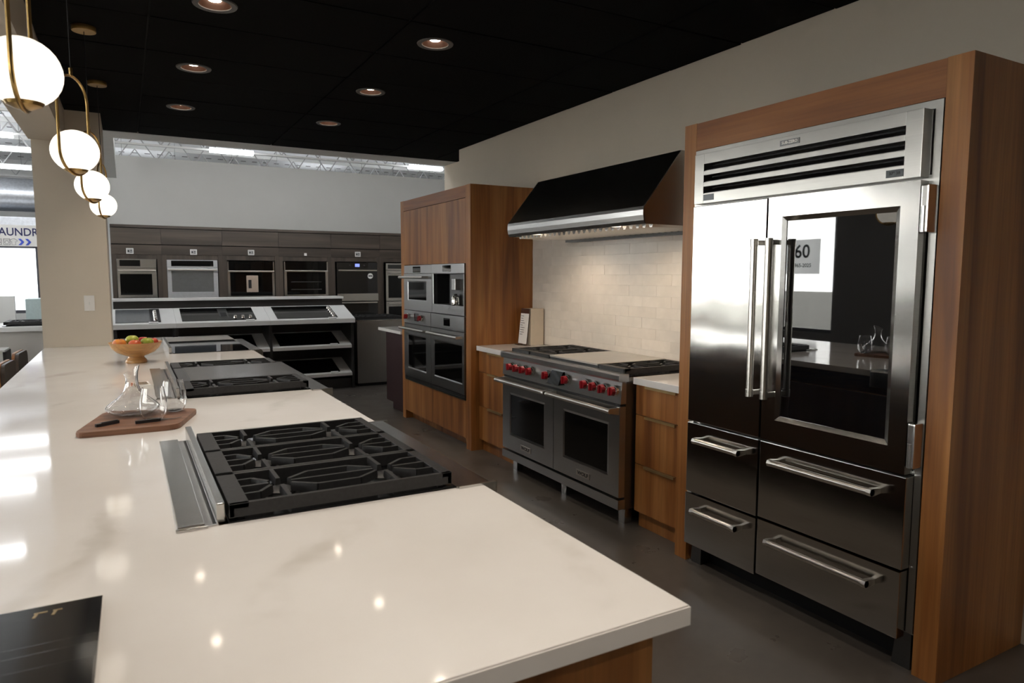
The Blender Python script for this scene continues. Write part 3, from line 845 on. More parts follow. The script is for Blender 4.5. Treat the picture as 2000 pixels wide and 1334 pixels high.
# knobs
kp = []
for k in range(10):
    a = 2*PI*k/10; kp.append((.0255*math.cos(a), .0255*math.sin(a)))
kb = MB().lathe([(0,.026),(.024,.026),(.0265,.022),(.0275,.002),(.0255,0),(0,0)], n=10, axis='x')
kb.xform(Matrix.Diagonal((-1,1,1,1)))
kb.box(-.036, -.022, -.0075, .0075, -.025, .025, .003)
knob_me = kb.mesh('knob'); knob_me.materials.append(red_k)
bz = MB().lathe([(.030,0),(.034,.004),(.034,.020),(.029,.030),(.026,.030),(.026,0)], n=24, axis='x'); bz.xform(Matrix.Diagonal((-1,1,1,1)))
bez_me = bz.mesh('bezel', smooth=True); bez_me.materials.append(chrome)
def knob(parent, y, z, x, rot=0.0, s=1.0):
    o = shared('knob', knob_me, parent, Vector((x - .028, y, z)) - origin(parent)); o.rotation_euler = (rot, 0, 0); o.scale = (s, s, s)
    q = shared('bezel', bez_me, o, (.028, 0, 0))
for y in (4.548, 4.452, 4.356, 4.258, 4.038, 3.792, 3.575, 3.478, 3.382, 3.280):
    knob(t, y, .842, RX + .008, random.uniform(-.12, .12))
part('touch_display', MB().prism([(RX - .045, .800), (RX + .01, .800), (RX + .01, .885), (RX - .006, .885)], 3.845, 3.985, 'y'), oven_g, t)
part('display_trim', MB().box(RX - .048, RX + .01, 3.835, 3.995, .796, .7995), steel_n, t)
def rdoor(y0, y1, wy0, wy1, hy0, hy1, bc):
    z0, z1, wz0, wz1 = .190, .748, .320, .622
    x0, x1 = RX, RX + .0445
    b = MB()
    A = (y0, y1, z0, z1); Bv = (wy0 - .016, wy1 + .016, wz0 - .016, wz1 + .016); Cv = (wy0, wy1, wz0, wz1)
    ringframe(b, x0, A, x0, Bv); ringframe(b, x0, Bv, x0 + .0035, Cv); ringframe(b, x0 + .0035, Cv, x1, Cv); ringframe(b, x1, Cv, x1, A); ringframe(b, x1, A, x0, A)
    bmesh.ops.remove_doubles(b.bm, verts=b.bm.verts, dist=1e-5)
    d = part('oven_door', b, steel_r, t)
    part('window', box(x0 + .0045, x0 + .010, wy0, wy1, wz0, wz1), oven_g, d)
    h = part('handle', MB().tube([(2.482, hy0, .728), (2.482, hy1, .728)], .0155, 18), steel_p, d, smooth=True)
    for yy in (hy0 + .012, hy1 - .012): part('bracket', MB().prism([(RX, .700), (RX, .745), (2.49, .7435), (2.470, .738), (2.466, .728), (2.470, .718), (2.49, .712)], yy - .010, yy + .010, 'y'), steel_p, h)
    bd = part('badge', MB().box(RX - .004, RX, bc - .075, bc + .075, .224, .262, .001), steel_p, d)
    text('WOLF', .034, (RX - .0045, bc, .243), (0,-1,0), (0,0,1), ink, d, bold=.0006, sx=1.25)
rdoor(3.972, 4.706, 4.100, 4.578, 3.980, 4.700, 4.347)
rdoor(3.236, 3.966, 3.357, 3.832, 3.240, 3.955, 3.607)
part('kick_panel', MB().box(RX - .002, RX + .05, RY0, RY1, .114, .174, .002), steel_r, t)
for yy in (3.31, 3.96, 4.655):
    part('leg', MB().prism([(yy - .035, .114), (yy + .035, .114), (yy + .028, 0), (yy - .028, 0)], RX + .085, RX + .14, 'x'), steel_n, t)
# cooking surface
part('burner_tray', box(2.60, 3.17, 3.25, 4.70, .9252, .930), enamel, t)
for (y0, y1) in ((4.385, 4.650), (4.112, 4.380), (3.262, 3.530)):
    part('grate', grate_mod(2.602, 3.165, y0, y1, .972, (2.76, 3.02)), iron, t)
    for x in (2.76, 3.02): burner(t, x, (y0 + y1) / 2, .930)
gd = part('griddle', MB().box(2.606, 3.168, 3.537, 4.106, .930, .962, .002), iron, t)
part('griddle_cover', MB().box(2.602, 3.168, 3.537, 4.106, .9622, .974, .002), steel('satin_cover', None, (.78,.74,.68), .30, 0, 0), gd)
part('back_trim', MB().box(3.172, 3.196, RY0, RY1, .9255, .965, .002), steel_n, t)

# ================================================================== hood
t = thing('range_hood', 'sloped stainless chimney hood over the range', 'hood', (2.95, 3.93, 1.83))
HY0, HY1 = 3.127, 4.737
XH = XB2 - .0005
def slab(prof, y0, y1): return MB().prism(prof, y0, y1, 'y')
part('sloped_front', MB().prism([(2.610, 1.930), (2.882, 2.267), (2.882, 2.262), (2.614, 1.926)], HY0, HY1, 'y'), steel_r, t)
lip = [(2.622, 1.830), (2.612, 1.850), (2.607, 1.880), (2.607, 1.910), (2.610, 1.930)]
part('front_lip', MB().prism(lip + [(x + .004, z) for x, z in lip[::-1]], HY0, HY1, 'y'), steel_r, t)
part('top', box(2.882, XH, HY0, HY1, 2.262, 2.267), steel_n, t)
sidep = [(XH, 1.83), (2.624, 1.83), (2.611, 1.88), (2.612, 1.929), (2.883, 2.264), (XH, 2.264)]
part('side', MB().prism(sidep, HY0 + .0002, HY0 + .006, 'y'), steel_n, t); part('side', MB().prism(sidep, HY1 - .006, HY1 - .0002, 'y'), steel_n, t)
part('underside', MB().box(2.626, 2.70, HY0 + .007, HY1 - .007, 1.836, 1.842), steel_n, t)
part('rear_housing', box(3.14, XH, HY0 + .007, HY1 - .007, 1.80, 1.842), steel_d, t)
part('filter_back', box(2.70, 3.14, HY0 + .007, HY1 - .007, 1.87, 1.875), steel_d, t)
bf = MB().prism([(-.010, 0), (.010, 0), (.022, .024), (-.022, .024)], 2.70, 3.14, 'x').mesh('baffle', (2.92, 0, 0)); bf.materials.append(steel_n)
nb = 26
for k in range(nb): shared('baffle', bf, t, Vector((2.92, HY0 + .04 + (HY1 - HY0 - .08) * k / (nb - 1), 1.816)) - origin(t))
for yy in (3.45, 4.40):
    l = part('hood_light', MB().lathe([(0,0),(.028,0),(.032,.004),(0,.004)], (2.665, yy, 1.8315), 20), emit('hood_lamp', (1,.85,.66), 2.0), t, smooth=True)
    ld = bpy.data.lights.new('hood_beam', 'SPOT'); ld.energy = 22; ld.color = (1.0,.83,.64); ld.spot_size = math.radians(140); ld.spot_blend = .8; ld.shadow_soft_size = .03
    lo = bpy.data.objects.new('hood_beam', ld); COL.objects.link(lo); lo.parent = t; lo.location = Vector((2.665, yy, 1.826)) - origin(t); lo.rotation_euler = (0, math.radians(-18), 0)

# ================================================================== oven tower
t = thing('oven_tower', 'tall walnut cabinet housing built-in ovens', 'cabinet', (2.9, 6.2, 0))
part('side_panel', box(XP, XB2, 5.350, 5.447, 0, 2.306), wood_v, t); part('side_panel', box(XP, XB2 + .3, 6.960, 7.052, 0, 2.306), wood_v, t)
part('header', box(XP, XB2, 5.4475, 6.9595, 2.201, 2.304), wood_h, t)
part('upper_door', box(XP, XP + .02, 5.450, 6.957, 1.640, 2.196), wood_v, t)
part('lower_panel', box(XP, XP + .02, 5.450, 6.957, .092, .428), wood_v, t)
part('toe_kick', box(XP + .075, XP + .09, 5.4475, 6.9595, 0, .092), wood_v, t)
part('carcass', MB().box(XP + .40, XB2, 5.4475, 6.9595, .0, 2.2).box(XP + .021, XP + .4, 5.4475, 6.9595, 1.645, 2.2).box(XP + .021, XP + .4, 5.4475, 6.9595, .1, .425), black_m, t)
OX = XP - .012
def steelframe(y0, y1, z0, z1, w, x0=OX, x1=XP + .03, bev=.012):
    b = MB(); A = (y0, y1, z0, z1); Bv = (w[0] - bev, w[1] + bev, w[2] - bev, w[3] + bev)
    ringframe(b, x0, A, x0, Bv); ringframe(b, x0, Bv, x0 + .003, w); ringframe(b, x0 + .003, w, x1, w); ringframe(b, x1, w, x1, A); ringframe(b, x1, A, x0, A)
    bmesh.ops.remove_doubles(b.bm, verts=b.bm.verts, dist=1e-5); return b
def hbar(parent, y0, y1, z, x=2.515, r=.013):
    h = part('handle', MB().tube([(x, y0, z), (x, y1, z)], r, 16), steel_p, parent, smooth=True)
    for yy in (y0 + .012, y1 - .012): part('bracket', MB().box(x, OX, yy - .010, yy + .010, z - .012, z + .012, .004), steel_p, h)
# speed oven
a = thing('speed_oven', 'compact steel speed oven, upper left in the oven tower', 'oven', (2.8, 6.56, 1.17))
part('control_panel', MB().box(OX, XP + .38, 6.191, 6.936, 1.552, 1.634, .002), steel_o, a)
part('display', box(OX - .0015, OX, 6.475, 6.682, 1.560, 1.620), black_g, a)
d = part('door', steelframe(6.191, 6.946, 1.176, 1.549, (6.332, 6.822, 1.286, 1.462)), steel_o, a)
part('window', box(OX + .004, OX + .008, 6.332, 6.822, 1.286, 1.462), oven_g, d)
hbar(d, 6.27, 6.93, 1.512)
part('body', box(XP + .031, XP + .38, 6.2, 6.93, 1.18, 1.55), black_m, a)
# coffee system
a = thing('coffee_machine', 'built-in steel coffee machine, upper right in the oven tower', 'coffee machine', (2.8, 5.82, 1.17))
part('control_panel', MB().box(OX, XP + .38, 5.456, 6.186, 1.552, 1.636, .002), steel_o, a)
part('display', box(OX - .0015, OX, 5.737, 5.926, 1.567, 1.625), black_g, a)
part('front_frame', steelframe(5.456, 6.186, 1.178, 1.549, (5.472, 6.146, 1.263, 1.547), bev=.004), steel_o, a)
part('niche', MB().box(XP + .15, XP + .16, 5.472, 6.146, 1.263, 1.547).box(XP + .0305, XP + .15, 5.472, 6.146, 1.255, 1.2625).box(XP + .0305, XP + .15, 6.147, 6.15, 1.263, 1.547), black_p, a)
part('brew_panel', MB().box(XP + .05, XP + .149, 5.53, 5.90, 1.263, 1.546, .004), steel_d, a)
part('spout', MB().box(XP - .005, XP + .0495, 5.66, 5.74, 1.40, 1.50, .004), steel_n, a)
part('body', box(XP + .161, XP + .38, 5.46, 6.18, 1.18, 1.55), black_m, a)
a = thing('milk_jug', 'polished metal milk jug standing inside the coffee machine', 'jug', (XP + .016, 5.70, 1.263))
part('jug_body', MB().lathe([(0,.0005),(.036,.0005),(.038,.01),(.036,.07),(.026,.088),(.020,.094),(0,.094)], n=24), chrome, a, world=False, smooth=True)
part('lid', MB().lathe([(0,.0942),(.019,.0942),(.017,.104),(0,.108)], n=20), black_p, a, world=False, smooth=True)
part('jug_handle', MB().tube([(0,-.034,.075),(0,-.060,.07),(0,-.062,.03),(0,-.037,.02)], .005, 8), chrome, a, world=False, smooth=True)
# two full ovens
def big_oven(y0, y1, w, hy, label, red):
    a = thing('wall_oven', label, 'oven', (2.8, (y0 + y1) / 2, .43))
    yc = (y0 + y1) / 2
    part('control_panel', MB().box(OX, XP + .38, y0 + .001, y1 - .001, 1.035, 1.170, .002), steel_o, a)
    if red:
        for yy in (6.795, 6.415): knob(a, yy, 1.108, OX, .3, .95)
        part('display', box(OX - .0015, OX, 6.535, 6.655, 1.068, 1.148), black_g, a)
    else:
        part('display', box(OX - .0015, OX, 5.765, 5.905, 1.068, 1.140), black_g, a)
    d = part('door', steelframe(y0 + .001, y1 - .001, .478, 1.030, w), steel_o, a)
    part('window', box(OX + .004, OX + .008, *w), oven_g, d)
    hbar(d, *hy, .985)
    for k in range(3): part('vent_slat', box(OX + .002, XP + .03, y0 + .001, y1 - .001, .431 + k*.0155, .440 + k*.0155), steel_d, a)
    part('body', box(XP + .031, XP + .38, y0 + .01, y1 - .01, .432, 1.03), black_m, a)
big_oven(6.218, 6.957, (6.352, 6.838, .576, .911), (6.26, 6.945), 'steel wall oven with two red knobs, lower left in the oven tower', True)
big_oven(5.458, 6.214, (5.512, 6.134, .578, .910), (5.49, 6.19), 'steel wall oven without red knobs, lower right in the oven tower', False)

# dark cabinet beyond the tower
t = thing('plum_cabinet', 'dark plum cabinet end with pale stone top beyond the oven tower', 'cabinet', (3.0, 7.38, 0))
part('body', box(2.605, 3.5, 7.07, 7.64, .10, .895), plum, t)
part('toe_kick', box(2.66, 3.5, 7.07, 7.58, 0, .10), plum, t)
part('stone_top', MB().box(2.57, 3.5, 7.065, 7.82, .8955, .928, .003), quartz, t)

# ================================================================== wall of ovens at the back
YB = 11.30
edges = [-.155, .481, 1.302, 2.123, 2.944, 3.765, 4.59]
cl = ['at the far left, partly behind the pillar', 'second from the pillar', 'third from the pillar', 'fourth from the pillar', 'holding the black double oven', 'beside the walnut oven tower']
for i in range(6):
    x0, x1 = edges[i], edges[i+1]
    t = thing('oven_cabinet', 'smoked oak tall oven cabinet ' + cl[i], 'cabinet', ((x0 + x1) / 2, YB + .3, 0), group='tall oven cabinets along the back')
    part('crown', box(x0 + .0005, x1 - .0005, YB - .012, YB + .6, 2.205, 2.243), oak_h, t)
    part('upper_panel', box(x0 + .002, x1 - .002, YB - .004, YB + .018, 1.972, 2.195), oak_h, t)
    part('rail', box(x0 + .0005, x1 - .0005, YB + .003, YB + .025, 1.825, 1.960), oak_h, t)
    part('stile', box(x0 + .0005, x0 + .06, YB, YB + .6, 0, 1.824), oak_v, t); part('stile', box(x1 - .06, x1 - .0005, YB, YB + .6, 0, 1.824), oak_v, t)
    part('filler', box(x0 + .0605, x1 - .0605, YB + .012, YB + .03, 1.757, 1.824), oak_v, t)
    part('backing', box(x0 + .0005, x1 - .0005, YB + .031, YB + .045, 1.76, 2.2), black_m, t)
    part('carcass', box(x0 + .061, x1 - .061, YB + .55, YB + .6, 0, 2.2), black_m, t)
def price_tag(x, z, big, label):
    t = thing('price_tag', label, 'sign', (x, YB - .012, z), group='small signs above the back ovens')
    if big:
        part('frame', MB().box(-.046, .046, -.004, .004, -.040, .040, .003), white_p, t, world=False)
        part('card', box(-.036, .036, -.0055, -.0041, -.030, .030), plain('grey_card', (.42,.42,.42), .5), t, world=False)
        part('print', MB().box(-.028, -.006, -.0062, -.0056, -.015, .012).box(.002, .028, -.0062, -.0056, -.018, -.010).box(.006, .026, -.0062, -.0056, .0, .014), ink, t, world=False)
    else: part('card', box(-.02, .02, -.002, .002, -.02, .02), paper, t, world=False)
for x, z, bg_, l in ((.079, 1.870, 1, 'small white framed sign above the oven by the pillar'), (.905, 1.869, 1, 'small white framed sign above the bright steel oven'), (1.712, 1.877, 1, 'small white framed sign above the coffee machine'),
                     (2.533, 1.862, 0, 'tiny plain white square sign above the fourth oven'), (3.383, 1.879, 1, 'small white framed sign above the black double oven')):
    price_tag(x, z, bg_, l)
YO = YB - .006
def yframe(x0, x1, z0, z1, w, y0, y1):
    b = MB()
    def rf(y, A, y2, B):
        a = [(A[0], y, A[2]), (A[1], y, A[2]), (A[1], y, A[3]), (A[0], y, A[3])]; c = [(B[0], y2, B[2]), (B[1], y2, B[2]), (B[1], y2, B[3]), (B[0], y2, B[3])]
        for k in range(4): b.quad(a[k], a[(k+1) % 4], c[(k+1) % 4], c[k])
    A = (x0, x1, z0, z1)
    rf(y0, A, y0, w); rf(y0, w, y1, w); rf(y1, w, y1, A); rf(y1, A, y0, A)
    bmesh.ops.remove_doubles(b.bm, verts=b.bm.verts, dist=1e-5); return b
def yhandle(parent, x0, x1, z, mat=None):
    h = part('handle', MB().box(x0, x1, YO - .05, YO - .030, z - .011, z + .011, .004), mat or steel_p, parent)
    for xx in (x0 + .02, x1 - .02): part('bracket', box(xx - .01, xx + .01, YO - .03, YO, z - .008, z + .008), steel_n, h)
def back_oven(name, label, cat, x0, x1, ctl, door, win, mats, hz, disp=None, body=True):
    fr_m, gl_m = mats
    t = thing(name, label, cat, ((x0 + x1) / 2, YB, door[0]))
    c = part('control_panel', box(x0, x1, YO, YB + .54, ctl[0], ctl[1]), fr_m if disp else gl_m, t)
    if disp: part('display', box(disp[0], disp[1], YO - .001, YO, disp[2], disp[3]), black_g, t)
    d = part('door', yframe(x0, x1, door[0], door[1], win, YO, YB + .03), fr_m, t)
    part('window', box(win[0], win[1], YO + .004, YO + .008, win[2], win[3]), gl_m, d)
    if hz: yhandle(d, x0 + .01, x1 - .01, hz)
    if body: part('body', box(x0 + .01, x1 - .01, YB + .031, YB + .54, door[0], door[1]), black_m, t)
    return t
steel_b = steel('brushed_steel_back', (1,0,0), grain=(2, 2, 220))
back_oven('wall_oven', 'steel wall oven with dark window, half hidden by the pillar', 'oven', -.09, .405, (1.632, 1.757), (1.205, 1.628), (-.06, .345, 1.245, 1.545), (steel_b, oven_g), 1.59, (-.057, .201, 1.655, 1.742))
back_oven('wall_oven', 'bright steel wall oven with mirror window, second from the pillar', 'oven', .545, 1.228, (1.648, 1.752), (1.200, 1.644), (.600, 1.168, 1.282, 1.590), (plain('pale_steel', (.62,.63,.65), .35, .6), plain('mirror_window', (.55,.60,.68), .06, .9)), 1.605, (.60, 1.17, 1.660, 1.742))
t = back_oven('coffee_machine', 'steel framed built-in coffee machine in the back row', 'coffee machine', 1.365, 2.048, (1.60, 1.742), (1.20, 1.592), (1.40, 2.015, 1.215, 1.575), (steel_b, oven_g), 1.588)
part('dispenser', MB().box(1.63, 1.80, YO - .028, YO - .0005, 1.27, 1.525, .006), plain('champagne_panel', (.55,.44,.36), .35, .4), t)
part('nozzle', MB().box(1.655, 1.70, YO - .034, YO - .0285, 1.33, 1.46, .003), black_p, t)
for x in (1.366, 2.03): part('edge_trim', box(x, x + .016, YO - .003, YO - .0003, 1.205, 1.742), steel_b, t)
t = back_oven('wall_oven', 'steel framed wall oven with visible racks, fourth from the pillar', 'oven', 2.196, 2.884, (1.612, 1.748), (1.205, 1.606), (2.235, 2.845, 1.225, 1.585), (steel_b, oven_g), 1.598)
for z in (1.30, 1.42): part('rack', MB().box(2.30, 2.78, YO + .001, YO + .0035, z, z + .012), steel_d, t)
for x in (2.196, 2.866): part('edge_trim', box(x, x + .018, YO - .003, YO - .0003, 1.205, 1.748), steel_b, t)
t = thing('double_oven', 'black glass double oven with a blue display', 'oven', (3.37, YB, .55))
part('control_panel', box(3.03, 3.715, YO, YB + .54, 1.652, 1.744), black_g, t)
part('screen', box(3.335, 3.412, YO - .0012, YO, 1.672, 1.722), screen_b, t)
for x in (3.25, 3.49): part('key', MB().lathe([(0,-.001),(.012,-.001),(.012,0),(0,0)], (x, YO, 1.698), 12, 'y'), steel_d, t)
for (z0, z1, hz) in ((1.235, 1.650, 1.612), (.56, 1.105, 1.082)):
    d = part('door', MB().box(3.03, 3.715, YO, YB + .03, z0, z1, .002), black_g, t); yhandle(d, 3.045, 3.695, hz)
part('steel_band', MB().box(3.026, 3.720, YO - .022, YO - .0003, 1.109, 1.232, .003), steel_b, t)
st = part('sticker', MB().lathe([(0,-.0012),(.046,-.0012),(.046,0),(0,0)], (3.592, YO, 1.522), 24, 'y'), white_p, t)
part('sticker_print', box(3.558, 3.626, YO - .002, YO - .0013, 1.512, 1.532), ink, st)
t = thing('double_oven', 'steel double oven cut off by the walnut tower', 'oven', (4.2, YB, .55))
part('control_panel', yframe(3.866, 4.53, 1.622, 1.736, (3.90, 4.50, 1.645, 1.715), YO, YB + .03), steel_b, t)
part('display', box(3.90, 4.50, YO + .003, YO + .006, 1.645, 1.715), black_g, t)
for (z0, z1, hz) in ((1.100, 1.615, 1.572), (.56, 1.090, 1.052)):
    d = part('door', yframe(3.866, 4.53, z0, z1, (3.905, 4.49, z0 + .05, z1 - .085), YO, YB + .03), steel_b, t)
    part('window', box(3.905, 4.49, YO + .004, YO + .008, z0 + .05, z1 - .085), oven_g, d); yhandle(d, 3.90, 4.50, hz)
for (x0, x1, i) in ((-.09, .405, 0), (.545, 1.228, 1), (1.365, 2.048, 2), (2.196, 2.884, 3)):
    tag(part('drawer_front', box(edges[i] + .061, edges[i+1] - .061, YB + .003, YB + .02, .1, 1.195), oak_v, [o for o in bpy.data.objects if o.name.startswith('oven_cabinet') and o.parent is None][i]))

# ================================================================== cooktop display stand
YS = 9.20
t = thing('display_stand', 'charcoal display stand with sloping white shelves of cooktops', 'display stand', (1.28, 9.6, 0))
part('back_panel', box(-.14, 2.69, 9.775, 9.80, 0, 1.203), dark_frame, t)
part('top_ledge', MB().box(-.15, 2.70, 9.735, 10.05, 1.204, 1.235, .003), white_s, t)
part('plinth', box(-.12, 2.68, YS + .08, 9.77, 0, .13), dark_frame, t)
for x in (-.145, .500, 1.590, 2.655):
    part('upright', MB().prism([(YS + .03, 0), (9.774, 0), (9.774, 1.07), (YS + .03, .895)], x, x + .035, 'x'), dark_frame, t)
SL = math.atan2(.16, .55)
def slope(x0, x1, z0, name='shelf', y0=YS, d=.575, th=.055, m=None):
    # slab whose top front edge is at (y0, z0)
    c, s_ = math.cos(SL), math.sin(SL)
    P = [(y0, z0 - th), (y0, z0), (y0 + d*c, z0 + d*s_), (y0 + d*c, z0 + d*s_ - .02)]
    return MB().prism(P, x0, x1, 'x')
bays = [(-.150, .498), (.532, 1.596), (1.600, 2.705)]
bays = [(-.150, .515), (.517, 1.605), (1.607, 2.705)]
for (x0, x1) in bays:
    part('shelf', slope(x0, x1, .950), white_s, t)
for (x0, x1) in ((-.108, .498), (.536, 1.588), (1.626, 2.653)):
    for z0 in (.595, .215): part('shelf', slope(x0, x1, z0, y0=YS + .005, d=.56, th=.04), greyp, t)
def on_slope(x0, x1, u0, u1, z0, h, y0=YS):
    """box lying on the slope: u along the slope from the front edge"""
    c, s_ = math.cos(SL), math.sin(SL)
    def P(u, v): return (y0 + u*c - v*s_, z0 + u*s_ + v*c)
    return MB().prism([P(u0, .0006), P(u1, .0006), P(u1, h), P(u0, h)], x0, x1, 'x')
def knob_on(x, u, z0, r, h, y0=YS):
    c, s_ = math.cos(SL), math.sin(SL)
    b = MB().lathe([(r*1.15,0),(r,h*.25),(r*.9,h),(0,h)], n=12)
    b.xform(Matrix.Translation((x, y0 + u*c - .008*s_, z0 + u*s_ + .008*c)) @ Matrix.Rotation(SL, 4, 'X')); return b
def show_cooktop(x0, x1, z0, label, glass_m, knobs=None, vent=None, y0=YS, u=(.06, .53), tagw=True, strip=None):
    c, s_ = math.cos(SL), math.sin(SL)
    t = thing('cooktop', label, 'cooktop', ((x0 + x1) / 2, y0 + .28, z0 + .08))
    part('glass_top', on_slope(x0, x1, u[0], u[1], z0, .008, y0), glass_m, t)
    if strip: part('control_strip', on_slope(strip[0], strip[1], u[0], u[1], z0, .010, y0), black_p, t)
    for (kx, ku) in (knobs or []): part('knob', knob_on(kx, ku, z0, .020, .028, y0), chrome, t, smooth=True)
    if vent:
        part('vent_grille', on_slope(vent[0], vent[1], .16, .48, z0, .0095, y0), steel_d, t)
        part('vent_slot', on_slope(vent[0] + .02, vent[1] - .02, .19, .34, z0, .0105, y0), black_m, t)
    if tagw: part('spec_tag', on_slope(x1 - .13, x1 - .03, .015, .05, z0, .012, y0), white_s, t)
show_cooktop(-.12, .355, .950, 'grey cooktop with a strip of black knobs on the sloping shelf by the pillar', plain('grey_glass', (.16,.17,.18), .12, .3), [(.30, .12 + .07*k) for k in range(5)], strip=(.245, .355))
show_cooktop(.585, 1.445, .950, 'black glass cooktop with centre vent and three front knobs on the top shelf', oven_g, [(1.20, .14), (1.29, .14), (1.38, .14)], (1.02, 1.13))
show_cooktop(1.70, 2.485, .950, 'black glass cooktop with a row of chrome knobs on the top shelf', oven_g, [(2.44, .11 + .08*k) for k in range(5)])
for (x0, x1, nm) in ((1.72, 2.50, 'right'), (.62, 1.44, 'middle')):
    for z0, lv in ((.595, 'centre'), (.215, 'bottom')):
        show_cooktop(x0, x1, z0, 'black glass cooktop on the %s shelf of the %s display bay' % (lv, nm), oven_g, None, None, YS + .005, (.05, .50))
# pro range beside the stand
t = thing('display_range', 'stainless range side panel standing beside the cooktop display', 'range', (3.0, 9.6, 0))
part('body', MB().box(2.742, 3.42, 9.25, 9.95, .045, .905, .003), steel('steel_side', (1,0,0), (.42,.41,.40), .3, .6, .03, (220, 2, 2)), t)
part('plinth', box(2.77, 3.40, 9.30, 9.9, 0, .045), black_m, t)
part('top', MB().box(2.735, 3.43, 9.24, 9.96, .9055, .918, .003), steel_n, t)
for k in range(2):
    part('grate', grate_mod(2.75, 3.41, 9.27 + k*.34, 9.60 + k*.34, .962, (2.92, 3.24)), iron, t)

# ================================================================== open roof structure and lights of the showroom
def joist(y, x0, x1, label, z0=3.62, z1=4.15):
    t = thing('roof_joist', label, 'joist', (x0, y, z0), group='open web roof joists')
    part('bottom_chord', MB().box(x0, x1, y - .03, y + .03, z0, z0 + .03), white_p, t)
    part('top_chord', MB().box(x0, x1, y - .03, y + .03, z1 - .03, z1 + .049), white_p, t)
    n = int((x1 - x0) / .62); w_ = (x1 - x0) / n
    up = MB().bar((0,0,.03), (w_/2,0,z1 - z0 - .03), .017, .017, (0,1,0)).mesh('web_rod'); dn = MB().bar((w_/2,0,z1 - z0 - .03), (w_,0,.03), .017, .017, (0,1,0)).mesh('web_rod')
    for me in (up, dn): me.materials.append(web_m)
    for k in range(n):
        shared('web_rod', up, t, (k*w_, 0, 0)); shared('web_rod', dn, t, (k*w_, 0, 0))
web_m = plain('grey_web_steel', (.40,.40,.40), .5)
web_m = white_p if False else web_m
for k, y in enumerate((12.9, 14.7, 16.5, 18.3)):
    joist(y, -6.4, 8.9, 'white open web roof joist, %s of those seen above the back partition' % ('nearest', 'second nearest', 'third nearest', 'farthest')[k])
joist(9.3, -6.4, -.70, 'white open web roof joist nearest, left of the pillar')
joist(11.1, -6.4, -.70, 'white open web roof joist left of the pillar, second nearest')
def strip_light(x0, x1, y, z, label, vis=True):
    t = thing('strip_light', label, 'strip light', ((x0 + x1) / 2, y, z), group='fluorescent strip lights')
    part('housing', MB().box(x0 - .01, x1 + .01, y - .035, y + .035, z + .045, z + .075, .004), white_p, t)
    part('diffuser', MB().box(x0, x1, y - .07, y + .07, z, z + .0445, .010), strip_m, t)
    for xx in (x0 + .15, x1 - .15): part('hanger', MB().tube([(xx, y, z + .06), (xx, y, 4.19)], .003, 6), steel_d, t)
strip_light(1.32, 2.00, 12.62, 3.56, 'fluorescent strip light above the middle of the back partition')
strip_light(4.80, 5.48, 12.62, 3.56, 'fluorescent strip light above the right of the back partition')
strip_light(-2.6, -1.36, 12.80, 3.56, 'short lit strip light higher at the left picture edge')
strip_light(-2.9, -1.45, 16.0, 3.50, 'long lit strip light just above the silver duct')
strip_light(.3, 1.6, 8.7, 3.60, 'added strip light, unseen behind the black ceiling, left'); strip_light(2.6, 3.9, 8.7, 3.60, 'added strip light, unseen behind the black ceiling, right')  # unseen pair added to light the back partition
for k, (x, y) in enumerate(((-3.6, 1.0), (-3.6, 4.5), (-3.6, 8.0), (-1.8, 9.9), (-4.6, 12.0), (-4.8, 16.0), (-1.6, -2.5), (-3.2, 14.4), (-1.9, 14.4), (-3.0, 17.0), (-4.4, 18.5), (2.5, 15.6), (6.0, 15.6), (.5, 15.1), (4.2, 15.1), (.3, 17.3), (4.2, 17.3), (7.4, 15.1), (-2.3, 8.5))):
    strip_light(x - .6, x + .6, y, 3.60, 'strip light out of view, added to brighten the showroom')  # extra strips outside the frame, added only to brighten the room

# ================================================================== far left showroom
t = thing('spiral_duct', 'large silver spiral duct under the roof at the left', 'duct', (-3.0, 17.6, 3.1))
part('pipe', MB().tube([(-6.3, 17.6, 3.17), (-.9, 17.6, 3.17)], .34, 32), silver, t, smooth=True)
for k in range(5): part('seam_ring', MB().tube([(-5.6 + k*1.1, 17.6, 3.17), (-5.56 + k*1.1, 17.6, 3.17)], .352, 32), silver, t, smooth=True)
solo('flat_duct', MB().box(-6.3, -.9, 17.3, 17.9, 2.52, 2.70, .01), silver, 'flat silver duct below the round spiral duct', 'duct', (-3.0, 17.6, 2.52))
t = thing('laundry_sign', 'white LAUNDRY sign with icons and blue chevrons', 'sign', (-1.9, 16.0, 2.26))
part('board', MB().box(-2.55, -1.20, 16.0, 16.03, 2.065, 2.46), paper, t)
text('LAUNDRY', .205, (-1.70, 15.997, 2.325), (1,0,0), (0,0,1), navy, t, bold=.003, sx=.86)
b = MB()
for x in (-1.725, -1.615):
    P = [(x, 2.205), (x + .045, 2.205), (x + .095, 2.145), (x + .045, 2.085), (x, 2.085), (x + .05, 2.145)]
    b.prism([P[0], P[1], P[2], P[5]], 15.994, 15.999, 'y').prism([P[5], P[2], P[3], P[4]], 15.994, 15.999, 'y')
part('chevrons', b, blue, t)
b = MB()
for cx in (-2.03, -1.90):
    for (x0, x1, z0, z1) in ((-.05, .05, 2.198, 2.204), (-.05, .05, 2.086, 2.092), (-.05, -.044, 2.086, 2.204), (.044, .05, 2.086, 2.204), (-.05, .05, 2.178, 2.182)): b.box(cx + x0, cx + x1, 15.996, 15.999, z0, z1)
    b.tube([(cx + .03*math.cos(2*PI*k/16), 15.998, 2.133 + .03*math.sin(2*PI*k/16)) for k in range(16)], .003, 5, closed=True)
sh = [(-1.825,2.195),(-1.805,2.205),(-1.785,2.205),(-1.765,2.195),(-1.735,2.165),(-1.75,2.145),(-1.765,2.155),(-1.765,2.09),(-1.825,2.09),(-1.825,2.155),(-1.84,2.145),(-1.855,2.165)]
